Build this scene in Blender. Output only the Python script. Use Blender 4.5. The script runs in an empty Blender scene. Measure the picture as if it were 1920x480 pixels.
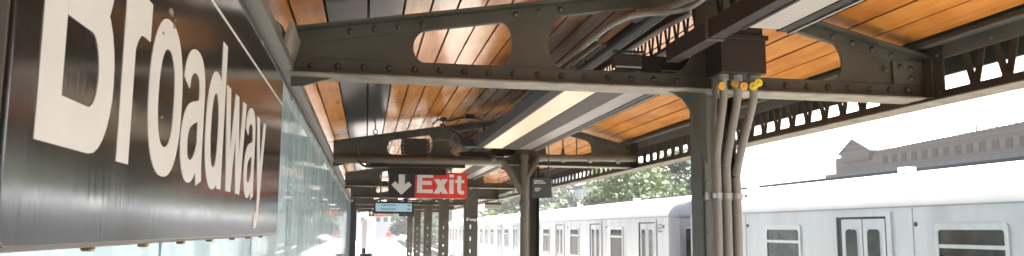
import bpy, math, random
from mathutils import Vector, Matrix
S = bpy.context.scene
COL = S.collection
R = math.radians
rnd = random.Random(7)

# ------------------------------------------------------------------ camera
EYE = 1.75
cam_d = bpy.data.cameras.new('camera'); cam = bpy.data.objects.new('camera', cam_d); COL.objects.link(cam)
yw, pt, rl = R(10.2), R(7.3), R(.45)
F = Vector((math.sin(yw)*math.cos(pt), math.cos(yw)*math.cos(pt), math.sin(pt)))
R0 = Vector((math.cos(yw), -math.sin(yw), 0)); U0 = R0.cross(F)
RR = R0*math.cos(rl) + U0*math.sin(rl); UU = RR.cross(F)
cam.matrix_world = Matrix(((RR.x, UU.x, -F.x, 0), (RR.y, UU.y, -F.y, 0), (RR.z, UU.z, -F.z, EYE), (0, 0, 0, 1)))
cam_d.sensor_fit = 'HORIZONTAL'; cam_d.sensor_width = 36; cam_d.lens = 36*1500/1920
cam_d.clip_start = .02; cam_d.clip_end = 3000
cam_d.dof.use_dof = True; cam_d.dof.focus_distance = 1.7; cam_d.dof.aperture_fstop = 16
S.camera = cam

# ------------------------------------------------------------------ light
SUN_EL, SUN_AZ = R(54), R(52)          # azimuth from +Y towards +X
w = bpy.data.worlds.new('World'); S.world = w; w.use_nodes = True
nt = w.node_tree; bg = nt.nodes['Background']
sky = nt.nodes.new('ShaderNodeTexSky'); sky.sky_type = 'NISHITA'; sky.sun_disc = False
sky.sun_elevation = SUN_EL; sky.sun_rotation = SUN_AZ
sky.air_density = 1.0; sky.dust_density = 4.0; sky.ozone_density = 1.0
hs = nt.nodes.new('ShaderNodeHueSaturation'); hs.inputs['Saturation'].default_value = .45
nt.links.new(sky.outputs[0], hs.inputs['Color']); nt.links.new(hs.outputs[0], bg.inputs[0]); bg.inputs[1].default_value = .15
sl = bpy.data.lights.new('sun', 'SUN'); sl.energy = 4.5; sl.angle = R(.55); sl.color = (1, .95, .87)
so = bpy.data.objects.new('sun', sl); COL.objects.link(so)
sd = Vector((math.sin(SUN_AZ)*math.cos(SUN_EL), math.cos(SUN_AZ)*math.cos(SUN_EL), math.sin(SUN_EL)))
so.rotation_euler = sd.to_track_quat('Z', 'Y').to_euler(); so.location = (10, 5, 20)
S.view_settings.view_transform = 'Standard'; S.view_settings.look = 'None'
S.view_settings.exposure = 1.83; S.view_settings.gamma = 1
cy = S.cycles
cy.use_denoising = True; cy.max_bounces = 10; cy.diffuse_bounces = 5; cy.glossy_bounces = 5
cy.transmission_bounces = 8; cy.transparent_max_bounces = 12; cy.volume_bounces = 1
cy.caustics_reflective = False; cy.caustics_refractive = False; cy.sample_clamp_indirect = 8
cy.blur_glossy = .5

# ------------------------------------------------------------------ materials
def mat(name, base, rough=.6, metal=0., var=.12, vscale=6., bump=0., bscale=40., stretch=(1, 1, 1), coat=0., spec=.5, base2=None, rvar=0.):
    m = bpy.data.materials.new(name); m.use_nodes = True
    n = m.node_tree.nodes; l = m.node_tree.links; b = n['Principled BSDF']
    b.inputs['Roughness'].default_value = rough; b.inputs['Metallic'].default_value = metal
    b.inputs['Coat Weight'].default_value = coat; b.inputs['Coat Roughness'].default_value = .16
    b.inputs['Specular IOR Level'].default_value = spec
    tc = n.new('ShaderNodeTexCoord'); mp = n.new('ShaderNodeMapping'); mp.inputs['Scale'].default_value = stretch
    l.new(tc.outputs['Object'], mp.inputs[0])
    no = n.new('ShaderNodeTexNoise'); no.inputs['Scale'].default_value = vscale; no.inputs['Detail'].default_value = 6
    l.new(mp.outputs[0], no.inputs['Vector'])
    cr = n.new('ShaderNodeValToRGB'); cr.color_ramp.elements[0].position = .3; cr.color_ramp.elements[1].position = .72
    c2 = base2 or tuple(min(1, c*(1+var)) for c in base)
    c1 = tuple(c*(1-var) for c in base) if base2 is None else base
    cr.color_ramp.elements[0].color = (*c1, 1); cr.color_ramp.elements[1].color = (*c2, 1)
    l.new(no.outputs[0], cr.inputs[0]); l.new(cr.outputs[0], b.inputs['Base Color'])
    if rvar:
        mr = n.new('ShaderNodeMapRange'); mr.inputs[1].default_value = .35; mr.inputs[2].default_value = .7
        mr.inputs[3].default_value = max(.02, rough-rvar); mr.inputs[4].default_value = rough+rvar
        l.new(no.outputs[0], mr.inputs[0]); l.new(mr.outputs[0], b.inputs['Roughness'])
    if bump:
        nb = n.new('ShaderNodeTexNoise'); nb.inputs['Scale'].default_value = bscale; nb.inputs['Detail'].default_value = 3
        l.new(mp.outputs[0], nb.inputs['Vector'])
        bp = n.new('ShaderNodeBump'); bp.inputs['Strength'].default_value = bump; bp.inputs['Distance'].default_value = .01
        l.new(nb.outputs[0], bp.inputs['Height']); l.new(bp.outputs[0], b.inputs['Normal'])
    return m

def emit(name, col, st):
    m = bpy.data.materials.new(name); m.use_nodes = True
    b = m.node_tree.nodes['Principled BSDF']; b.inputs['Base Color'].default_value = (*col, 1)
    b.inputs['Emission Color'].default_value = (*col, 1); b.inputs['Emission Strength'].default_value = st
    b.inputs['Roughness'].default_value = .4
    if st < .3: b.inputs['Base Color'].default_value = (*[c*.35 for c in col], 1)
    return m

STEEL = mat('olive_steel_paint', (.080, .080, .060), .5, 0, .30, 3.2, .12, 60, rvar=.05)
STEEL_G = mat('grey_green_steel_paint', (.14, .15, .135), .48, 0, .15, 4, .12, 50, rvar=.05)
DARK = mat('dark_brown_enamel', (.03, .024, .02), .6, 0, .12, 5, spec=.3)
BLACKM = mat('black_housing', (.015, .015, .017), .4, 0, .2)
PIPE = mat('grey_pipe_paint', (.30, .31, .285), .42, 0, .16, 5, .08, 40, (2, 2, .5))
FLANGE_LIT = mat('lit_flange_paint', (.26, .235, .19), .6, 0, .3, 9, .3, 50)  # steel paint made lighter; light on the flange undersides put into colour
PIPE2 = mat('olive_drain_paint', (.14, .13, .10), .45, 0, .12, 6, .05, 40)
GALV = mat('galvanised_steel', (.45, .45, .43), .35, .8, .15, 14, .1, 60, rvar=.1)
BRASS = mat('dull_brass', (.33, .24, .13), .45, .6, .3, 30)
RAILM = mat('brushed_rail_metal', (.27, .245, .21), .42, .6, .06, 8)
YEL = mat('yellow_tag', (.82, .62, .03), .4, 0, .15, 60)
AMB = mat('amber_tag', (.72, .40, .07), .45, 0, .25, 60)
SIGNB = mat('black_sign_enamel', (.011, .012, .014), .13, 0, .2, 3, .028, 26, (1, 3.2, .35), spec=1., rvar=.04, coat=.5)
SIGNW = mat('ivory_sign_film', (.83, .85, .83), .35, 0, .03, 9)
CHIP = mat('worn_sign_patch', (.30, .24, .17), .7, 0, .4, 90)
CONC = mat('pale_platform_concrete', (.66, .64, .60), .8, 0, .1, 1.3, .1, 20)
TRACKB = mat('pale_track_deck', (.40, .38, .35), .9, 0, .22, 2.2, .4, 14)
GROUND = mat('street_ground', (.16, .155, .145), .9, 0, .2, .3)
RAILS = mat('rail_steel', (.16, .12, .10), .45, .5, .3, 8)
SLEEP = mat('timber_sleeper', (.075, .06, .05), .85, 0, .3, 6)
DARKBOARD = mat('charcoal_ceiling_board', (.045, .044, .046), .15, 0, .2, 4, .01, 5, (3, .6, 3), spec=.9)
ROOFM = mat('dark_roof_underside', (.02, .02, .02), .7)
DECKM = mat('corrugated_ridge_deck', (.035, .045, .045), .5, 0, .3, 8)
ROOFTOP = mat('roof_sheet', (.3, .3, .29), .7)
TEAL = mat('teal_netting', (.10, .42, .42), .8, 0, .2, 60)
TRAIN = mat('stainless_body', (.55, .555, .57), .36, .72, .13, 1.5, 0, .8, (1, 1.6, .35))
TRAINR = mat('sunlit_roof_metal', (.82, .82, .81), .6, 0, .04, 1.5)  # stainless roof; its overexposed brightness put into a near-white colour
TRAINF = mat('shaded_cab_front', (.30, .305, .32), .42, .2, .06, 3)  # car ends stand in shade; that shade is put into a darker grey
TRAIND = mat('door_recess_black', (.012, .012, .014), .5)
TRAINW = mat('window_frame_metal', (.60, .60, .60), .3, .8, .08, 12)
WINGL = mat('dark_window_glass', (.006, .008, .008), .06, 0, .9, 2.6, spec=.32, base2=(.07, .062, .048))
RUBBER = mat('black_rubber', (.02, .02, .02), .7)
REDM = mat('red_sign_film', (.80, .045, .03), .4, 0, .05, 8)
RECESS_SHADE = mat('recess_shade_brick', (.065, .05, .042), .9, 0, .2, 2)
BRICK = mat('far_brick', (.19, .135, .105), .9, 0, .35, .9)
LEAD = mat('dark_cornice_metal', (.10, .10, .11), .7, 0, .2, 2)
PALE = mat('pale_render_wall', (.62, .63, .66), .9, 0, .08, .3)
TAN = mat('tan_brick_wall', (.46, .38, .31), .9, 0, .12, .5)
BLUEW = mat('blue_grey_cladding', (.34, .40, .47), .6, 0, .1, .5)
SIDING = mat('pale_siding', (.40, .45, .46), .8, 0, .06, 1)
BARK = mat('tree_bark', (.10, .08, .06), .95, 0, .3, 4)
SKIN = mat('skin', (.42, .27, .19), .6)
ORANGE = mat('orange_red_jacket', (.50, .10, .07), .8)
KHAKI = mat('pale_trousers', (.48, .44, .36), .9)
HAIR = mat('dark_hair', (.03, .02, .015), .8)
SIGNG = mat('dark_grey_sign', (.075, .085, .08), .35, 0, .1, 5)
ACRYL = mat('unlit_acrylic_lens', (.48, .45, .41), .3, 0, .08, 5)
ACRYL2 = mat('darker_acrylic_lens', (.27, .25, .225), .3, 0, .12, 5)  # darker copy of the unlit lens for the farther fixtures
LENS = emit('lit_acrylic_lens', (.9, .66, .42), .17)
PLASTIC = mat('grey_cabinet', (.42, .42, .43), .5, 0, .1, 2)

def brickify(m, sx, c1, c2, mortar, scale=1.):
    n = m.node_tree.nodes; l = m.node_tree.links; b = n['Principled BSDF']
    tc = n.new('ShaderNodeTexCoord'); mp = n.new('ShaderNodeMapping'); mp.inputs['Rotation'].default_value = sx
    br = n.new('ShaderNodeTexBrick'); br.inputs['Color1'].default_value = (*c1, 1); br.inputs['Color2'].default_value = (*c2, 1)
    br.inputs['Mortar'].default_value = (*mortar, 1); br.inputs['Scale'].default_value = scale
    br.inputs['Mortar Size'].default_value = .04
    l.new(tc.outputs['Object'], mp.inputs[0]); l.new(mp.outputs[0], br.inputs[0]); l.new(br.outputs[0], b.inputs['Base Color'])
brickify(BRICK, (R(90), 0, R(90)), (.10, .078, .06), (.15, .12, .095), (.15, .13, .11), 1.1)

def wood_mat():
    m = bpy.data.materials.new('glossy_wood_panel'); m.use_nodes = True
    n = m.node_tree.nodes; l = m.node_tree.links; b = n['Principled BSDF']
    b.inputs['Roughness'].default_value = .22; b.inputs['Specular IOR Level'].default_value = .55
    tc = n.new('ShaderNodeTexCoord'); at = n.new('ShaderNodeAttribute'); at.attribute_name = 'tone'
    mp = n.new('ShaderNodeMapping'); mp.inputs['Scale'].default_value = (22, 1.3, 22)
    sh = n.new('ShaderNodeVectorMath'); sh.operation = 'MULTIPLY_ADD'; sh.inputs[1].default_value = (9, 31, 5)
    l.new(at.outputs['Color'], sh.inputs[0]); l.new(tc.outputs['Object'], sh.inputs[2]); l.new(sh.outputs[0], mp.inputs[0])
    wv = n.new('ShaderNodeTexNoise'); wv.inputs['Scale'].default_value = 1.4; wv.inputs['Detail'].default_value = 7; wv.inputs['Distortion'].default_value = .6
    l.new(mp.outputs[0], wv.inputs['Vector'])
    cr = n.new('ShaderNodeValToRGB'); e = cr.color_ramp.elements
    e[0].position = .3; e[0].color = (.60, .235, .045, 1); e[1].position = .7; e[1].color = (.80, .39, .10, 1)
    l.new(wv.outputs[0], cr.inputs[0])
    mx = n.new('ShaderNodeMix'); mx.data_type = 'RGBA'; mx.blend_type = 'MULTIPLY'; mx.inputs[0].default_value = 1
    cr2 = n.new('ShaderNodeValToRGB'); e = cr2.color_ramp.elements
    e[0].color = (.78, .68, .60, 1); e[1].color = (1.0, 1.0, 1.0, 1)
    sp = n.new('ShaderNodeSeparateColor'); l.new(at.outputs['Color'], sp.inputs[0]); l.new(sp.outputs[0], cr2.inputs[0])
    l.new(cr.outputs[0], mx.inputs[6]); l.new(cr2.outputs[0], mx.inputs[7]); st = n.new('ShaderNodeTexNoise'); st.inputs['Scale'].default_value = 1.7; st.inputs['Detail'].default_value = 5; l.new(sh.outputs[0], st.inputs['Vector'])
    c3 = n.new('ShaderNodeValToRGB'); e = c3.color_ramp.elements; e[0].position = .27; e[0].color = (.66, .54, .46, 1); e[1].position = .50; e[1].color = (1, 1, 1, 1); l.new(st.outputs[0], c3.inputs[0])
    m2 = n.new('ShaderNodeMix'); m2.data_type = 'RGBA'; m2.blend_type = 'MULTIPLY'; m2.inputs[0].default_value = 1
    l.new(mx.outputs[2], m2.inputs[6]); l.new(c3.outputs[0], m2.inputs[7]); l.new(m2.outputs[2], b.inputs['Base Color'])
    big = n.new('ShaderNodeTexNoise'); big.inputs['Scale'].default_value = 3.; l.new(tc.outputs['Object'], big.inputs['Vector'])
    mr = n.new('ShaderNodeMapRange'); mr.inputs[3].default_value = .16; mr.inputs[4].default_value = .24
    l.new(big.outputs[0], mr.inputs[0]); l.new(mr.outputs[0], b.inputs['Roughness'])
    bp = n.new('ShaderNodeBump'); bp.inputs['Strength'].default_value = .02; bp.inputs['Distance'].default_value = .01
    l.new(big.outputs[0], bp.inputs['Height']); l.new(bp.outputs[0], b.inputs['Normal'])
    return m
WOOD = wood_mat()

def glass_mat():
    m = bpy.data.materials.new('windscreen_glass'); m.use_nodes = True
    b = m.node_tree.nodes['Principled BSDF']
    b.inputs['Base Color'].default_value = (.86, .96, .95, 1); b.inputs['Roughness'].default_value = .03
    b.inputs['Transmission Weight'].default_value = 1; b.inputs['IOR'].default_value = 1.45
    n = m.node_tree.nodes; l = m.node_tree.links      # translucent layer mixed in to brighten the panes with daylight from behind
    tr = n.new('ShaderNodeBsdfTranslucent'); tr.inputs[0].default_value = (.80, .90, .89, 1)
    tc = n.new('ShaderNodeTexCoord'); mp = n.new('ShaderNodeMapping'); mp.inputs['Scale'].default_value = (1, 3, .5)
    no = n.new('ShaderNodeTexNoise'); no.inputs['Scale'].default_value = 1.1; no.inputs['Detail'].default_value = 2
    l.new(tc.outputs['Object'], mp.inputs[0]); l.new(mp.outputs[0], no.inputs['Vector'])
    mr = n.new('ShaderNodeMapRange'); mr.inputs[1].default_value = .3; mr.inputs[2].default_value = .7; mr.inputs[3].default_value = .20; mr.inputs[4].default_value = .42
    l.new(no.outputs[0], mr.inputs[0])
    mx = n.new('ShaderNodeMixShader'); l.new(mr.outputs[0], mx.inputs[0]); l.new(b.outputs[0], mx.inputs[1]); l.new(tr.outputs[0], mx.inputs[2])
    l.new(mx.outputs[0], n['Material Output'].inputs[0])
    return m
GLASS = glass_mat()
GEDGE = mat('green_glass_edge', (.30, .56, .54), .25, 0, .1, 20)

def leaf_mat(name, c1, c2):
    m = bpy.data.materials.new(name); m.use_nodes = True
    n = m.node_tree.nodes; l = m.node_tree.links; b = n['Principled BSDF']
    b.inputs['Roughness'].default_value = .55
    oi = n.new('ShaderNodeAttribute'); oi.attribute_name = 'tone'
    cr = n.new('ShaderNodeValToRGB'); cr.color_ramp.elements[0].color = (*c1, 1); cr.color_ramp.elements[1].color = (*c2, 1)
    l.new(oi.outputs['Fac'], cr.inputs[0]); l.new(cr.outputs[0], b.inputs['Base Color'])
    b.inputs['Subsurface Weight'].default_value = 0
    tr = n.new('ShaderNodeBsdfTranslucent'); l.new(cr.outputs[0], tr.inputs[0])
    mx = n.new('ShaderNodeMixShader'); mx.inputs[0].default_value = .28
    l.new(b.outputs[0], mx.inputs[1]); l.new(tr.outputs[0], mx.inputs[2]); l.new(mx.outputs[0], n['Material Output'].inputs[0])
    return m
LEAF = leaf_mat('leaf_green', (.06, .11, .022), (.21, .29, .08))
LEAF2 = leaf_mat('leaf_dark_green', (.05, .085, .035), (.12, .165, .06))

# ------------------------------------------------------------------ mesh helpers
class MB:
    def __init__(s): s.v = []; s.f = []; s.sm = []; s.tone = []
    def add(s, vs, fs, smooth=False, tone=.5):
        o = len(s.v); s.v += [tuple(p) for p in vs]
        for f in fs: s.f.append(tuple(i+o for i in f)); s.sm.append(smooth); s.tone.append(tone)
        return s
    def box(s, x0, x1, y0, y1, z0, z1, tone=.5):
        v = [(x, y, z) for z in (z0, z1) for y in (y0, y1) for x in (x0, x1)]
        return s.add(v, [(0, 2, 3, 1), (4, 5, 7, 6), (0, 1, 5, 4), (2, 6, 7, 3), (0, 4, 6, 2), (1, 3, 7, 5)], tone=tone)
    def hexa(s, a, b, tone=.5):     # two quads (lists of 4 points) joined
        return s.add(list(a)+list(b), [(3, 2, 1, 0), (4, 5, 6, 7), (0, 1, 5, 4), (1, 2, 6, 5), (2, 3, 7, 6), (3, 0, 4, 7)], tone=tone)
    def prism(s, poly, fn, d0, d1, smooth=False):  # poly 2D (convex or simple), fn(u,v,d)->3D
        n = len(poly)
        vs = [fn(u, v, d0) for u, v in poly]+[fn(u, v, d1) for u, v in poly]
        fs = [tuple(range(n))[::-1], tuple(range(n, 2*n))]+[(i, (i+1) % n, (i+1) % n+n, i+n) for i in range(n)]
        return s.add(vs, fs, smooth)
    def ribbon(s, L, Rr, fn, d0, d1, closed=False):  # left/right 2D chains
        n = len(L); rng = n if closed else n-1
        vs = []
        for i in range(n):
            vs += [fn(*L[i], d0), fn(*Rr[i], d0), fn(*Rr[i], d1), fn(*L[i], d1)]
        fs = []
        for i in range(rng):
            a = 4*i; b = 4*((i+1) % n)
            for k in range(4): fs.append((a+k, a+(k+1) % 4, b+(k+1) % 4, b+k))
        if not closed: fs += [(0, 1, 2, 3), tuple(4*(n-1)+k for k in (3, 2, 1, 0))]
        return s.add(vs, fs)
    def tube(s, pts, r, n=12, caps=True):
        pts = [Vector(p) for p in pts]; vs = []; m = len(pts)
        rs = r if isinstance(r, (list, tuple)) else [r]*m
        up = None
        for i, p in enumerate(pts):
            t = (pts[min(i+1, m-1)]-pts[max(i-1, 0)]).normalized()
            if up is None: up = t.orthogonal().normalized()
            a = (up - t*up.dot(t)).normalized(); b = t.cross(a); up = a
            for k in range(n):
                q = 2*math.pi*k/n; vs.append(p+(a*math.cos(q)+b*math.sin(q))*rs[i])
        fs = [(i*n+k, i*n+(k+1) % n, (i+1)*n+(k+1) % n, (i+1)*n+k) for i in range(m-1) for k in range(n)]
        s.add(vs, fs, True)
        if caps:
            s.add([vs[k] for k in range(n)], [tuple(range(n))[::-1]]); s.add([vs[(m-1)*n+k] for k in range(n)], [tuple(range(n))])
        return s
    def build(s, name, m, parent=None, bevel=0., mats=None, fm=None):
        o0 = parent
        off = Vector((0, 0, 0))
        while o0 is not None: off += o0.location; o0 = o0.parent
        me = bpy.data.meshes.new(name)
        me.from_pydata([tuple(Vector(p)-off) for p in s.v], [], s.f); me.update()
        me.polygons.foreach_set('use_smooth', s.sm)
        for mm in (mats or [m]): me.materials.append(mm)
        if fm: me.polygons.foreach_set('material_index', fm)
        if len(set(s.tone)) > 1:
            ca = me.color_attributes.new('tone', 'FLOAT_COLOR', 'CORNER')
            buf = []
            for p, t in zip(me.polygons, s.tone):
                buf += [t, (t*7.3) % 1, (t*3.7) % 1, 1]*p.loop_total
            ca.data.foreach_set('color', buf)
        import bmesh
        bm = bmesh.new(); bm.from_mesh(me); bmesh.ops.recalc_face_normals(bm, faces=bm.faces); bm.to_mesh(me); bm.free()
        o = bpy.data.objects.new(name, me); COL.objects.link(o); o.parent = parent
        if bevel:
            b = o.modifiers.new('bevel', 'BEVEL'); b.width = bevel; b.segments = 2; b.limit_method = 'ANGLE'; b.angle_limit = R(40)
        return o

def tag(o, label=None, cat=None, group=None, kind=None):
    if label: o['label'] = label
    if cat: o['category'] = cat
    if group: o['group'] = group
    if kind: o['kind'] = kind
    return o
def empty(name, loc, label=None, cat=None, group=None):
    o = bpy.data.objects.new(name, None); COL.objects.link(o); o.location = loc; o.empty_display_size = .1
    return tag(o, label, cat, group)
def copy_tree(o, parent=None, skip=()):
    c = o.copy(); COL.objects.link(c); c.parent = parent
    for ch in list(o.children):
        if ch.name.split('.')[0] not in skip: copy_tree(ch, c, skip)
    return c
def arc(cx, cz, r, a0, a1, n=10, rz=None):
    rz = rz or r
    return [(cx+r*math.cos(R(a0+(a1-a0)*i/n)), cz+rz*math.sin(R(a0+(a1-a0)*i/n))) for i in range(n+1)]
XZ = lambda yc: (lambda u, v, d: (u, yc+d, v))
YZ = lambda xc: (lambda u, v, d: (xc+d, u, v))
def dome(mb, p, nrm, r, h=None, n=8):
    p = Vector(p); nrm = Vector(nrm).normalized(); a = nrm.orthogonal().normalized(); b = nrm.cross(a); h = h or r*.7
    vs = []
    for lv in range(3):
        q = lv/3*math.pi/2
        for k in range(n):
            t = 2*math.pi*k/n; vs.append(p+(a*math.cos(t)+b*math.sin(t))*r*math.cos(q)+nrm*h*math.sin(q))
    vs.append(p+nrm*h)
    fs = [(l*n+k, l*n+(k+1) % n, (l+1)*n+(k+1) % n, (l+1)*n+k) for l in range(2) for k in range(n)]
    fs += [(2*n+k, 2*n+(k+1) % n, 3*n) for k in range(n)]
    mb.add(vs, fs, True)

# ================================================================== SETTING
BAY = 4.75; Y0 = 3.73; NB = 7
def trk(y):     # sideways drift of the line far away
    return 0 if y < 40 else (.00014*(y-40)**2 if y < 150 else 1.694+.0308*(y-150))
def strip(name, x0, x1, z0, z1, ys, m, kind='structure'):
    mb = MB(); L = []
    for i in range(len(ys)-1):
        a, b = ys[i], ys[i+1]; da, db = trk(a), trk(b)
        mb.hexa([(x0+da, a, z0), (x1+da, a, z0), (x1+da, a, z1), (x0+da, a, z1)], [(x0+db, b, z0), (x1+db, b, z0), (x1+db, b, z1), (x0+db, b, z1)])
    o = mb.build(name, m); return tag(o, kind=kind)
YS = [-14, 40, 60, 80, 100, 120, 150, 400]
YSP = [-14, 40, 60, 80, 100, 120, 150]
strip('platform', -2.6, 3.6, -.3, 0, YSP, CONC)
strip('track_deck', 3.75, 13.5, -1.6, -1.3, YS, TRACKB)
g = MB(); g.box(-1500, 1500, -300, 2500, -7.2, -7.0); tag(g.build('ground', GROUND), kind='structure')
for nm, xs in (('rail', (4.2, 5.635, 7.1, 8.535, 10.5, 11.935)),):
    for i, x in enumerate(xs):
        o = strip(nm, x-.035, x+.035, -1.2, -1.05, YS, RAILS, None)
        words = ['nearest the platform', 'second from the platform', 'under the near side of the silver train', 'under the far side of the silver train', 'beyond the silver train, inner one', 'beyond the silver train, outermost'][i]
        tag(o, 'long brown steel track rail '+words, 'rail', 'track rails beside the platform')
mb = MB()
for k in range(330):
    y = -6+k*.75
    for xc in (4.92, 7.82, 11.2):
        mb.box(xc-1.25+trk(y), xc+1.25+trk(y), y, y+.22, -1.3, -1.2)
tag(mb.build('sleepers', SLEEP), 'dark timber sleepers laid across the track deck', 'sleepers', kind='stuff')

# ================================================================== CANOPY CEILING
def zl(x): return 2.74+.16*(x+.33)
def zr(x): return 2.74+.247*(2.92-x)
YA, YB = -6., 33.6
ceil = empty('canopy_ceiling', (1.6, 3, 2.7), 'glossy orange wood-look board ceiling with two charcoal boards under the station canopy', 'ceiling')
gl = [-.95, -.80, -.66, -.51, -.365, -.215, -.02, .15, .284, .42, .565, .70, .837, .97, 1.10, 1.245, 1.385, 1.50, 1.60]
gr = [1.745, 1.905, 2.055, 2.21, 2.363, 2.517, 2.668, 2.838]
mw, md = MB(), MB()
for side, g_, zf in ((0, gl, zl), (1, gr, zr)):
    for i in range(len(g_)-1):
        x0, x1 = g_[i]+.006, g_[i+1]-.006
        y = YA - rnd.random()*2
        dark = side == 0 and i in (5, 6)
        while y < YB:
            ln = 3.05; y1 = min(y+ln, YB); t = rnd.random(); sag = rnd.uniform(-.0015, .0015)
            tgt = md if dark else mw
            tw = rnd.uniform(-.0016, .0016)
            a = [(x0, y+.0015, zf(x0)+sag+tw), (x1, y+.0015, zf(x1)+sag-tw), (x1, y+.0015, zf(x1)+.018), (x0, y+.0015, zf(x0)+.018)]
            b = [(x0, y1-.0015, zf(x0)+sag-tw), (x1, y1-.0015, zf(x1)+sag+tw), (x1, y1-.0015, zf(x1)+.018), (x0, y1-.0015, zf(x0)+.018)]
            tgt.hexa(a, b, tone=t); y = y1
mw.build('wood_boards', WOOD, ceil); md.build('charcoal_boards', DARKBOARD, ceil)
mb = MB()
mb.hexa([(-1.0, YA, zl(-1.0)+.03), (1.63, YA, zl(1.63)+.03), (1.63, YA, zl(1.63)+.09), (-1.0, YA, zl(-1.0)+.09)],
        [(-1.0, YB, zl(-1.0)+.03), (1.63, YB, zl(1.63)+.03), (1.63, YB, zl(1.63)+.09), (-1.0, YB, zl(-1.0)+.09)])
mb.hexa([(1.63, YA, zr(1.63)+.03), (3.12, YA, zr(3.12)+.03), (3.12, YA, zr(3.12)+.09), (1.63, YA, zr(1.63)+.09)],
        [(1.63, YB, zr(1.63)+.03), (3.12, YB, zr(3.12)+.03), (3.12, YB, zr(3.12)+.09), (1.63, YB, zr(1.63)+.09)])
mb.build('roof_deck', ROOFM, ceil)  # near-black backing; shade in the board gaps and ridge put into its colour
mb = MB()      # dark corrugated ribs in the open ridge
for k in range(5):
    x = 1.615+k*.022; mb.box(x, x+.010, YA, YB, 3.015, 3.06)
mb.build('ridge_ribs', DECKM, ceil)
mb = MB()      # outer fascia under the eave overhang
mb.box(3.07, 3.09, YA, YB, 2.605, 2.76); mb.build('fascia', STEEL, ceil)
mb = MB(); mb.box(-.98, -.96, YA, YB, 2.55, 2.68); mb.build('rear_fascia', STEEL, ceil)

# ================================================================== CROSS BEAMS
def ztl(x): return 2.655+.163*(x+.33)
def ztr(x): return 2.655+.252*(2.92-x)
def zt(x): return min(ztl(x), ztr(x)) if x > 1.2 else ztl(x)
ZB = 2.452
def hole(x):
    """clear span of the web at x, as (low, high) or None"""
    lo = ZB+.083; hi = zt(x)-.062
    def dend(c, half, x0, x1):      # rounded ends
        return None
    for x0, x1, rl_, rr_ in ((.194, .668, .055, .055), (.848, 1.615, .075, .15), (1.90, 2.42, .03, .06)):
        if x0 < x < x1:
            mid = (lo+hi)/2; h = (hi-lo)/2; t = 1.
            if x < x0+rl_: q = (x0+rl_-x)/rl_; t = math.sqrt(max(0, 1-q*q))
            if x > x1-rr_: q = (x-x1+rr_)/rr_; t = math.sqrt(max(0, 1-q*q))
            if h*t < .004: return None
            if x0 == .848 and x > x1-rr_: return (lo+(hi-lo)*.6*(1-t), hi)
            return (mid-h*t, mid+h*t)
    return None
def xsamples():
    xs = set([-.36, 2.93, 1.64])
    k = -.36
    while k < 2.93: xs.add(round(k, 4)); k += .05
    for x0, x1, a, b in ((.194, .668, .055, .055), (.848, 1.615, .075, .15), (1.90, 2.42, .03, .06)):
        for i in range(9):
            q = 1-math.cos(i/8*math.pi/2); xs.add(round(x0+a*q, 4)); xs.add(round(x1-b*q, 4))
    return sorted(xs)
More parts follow.
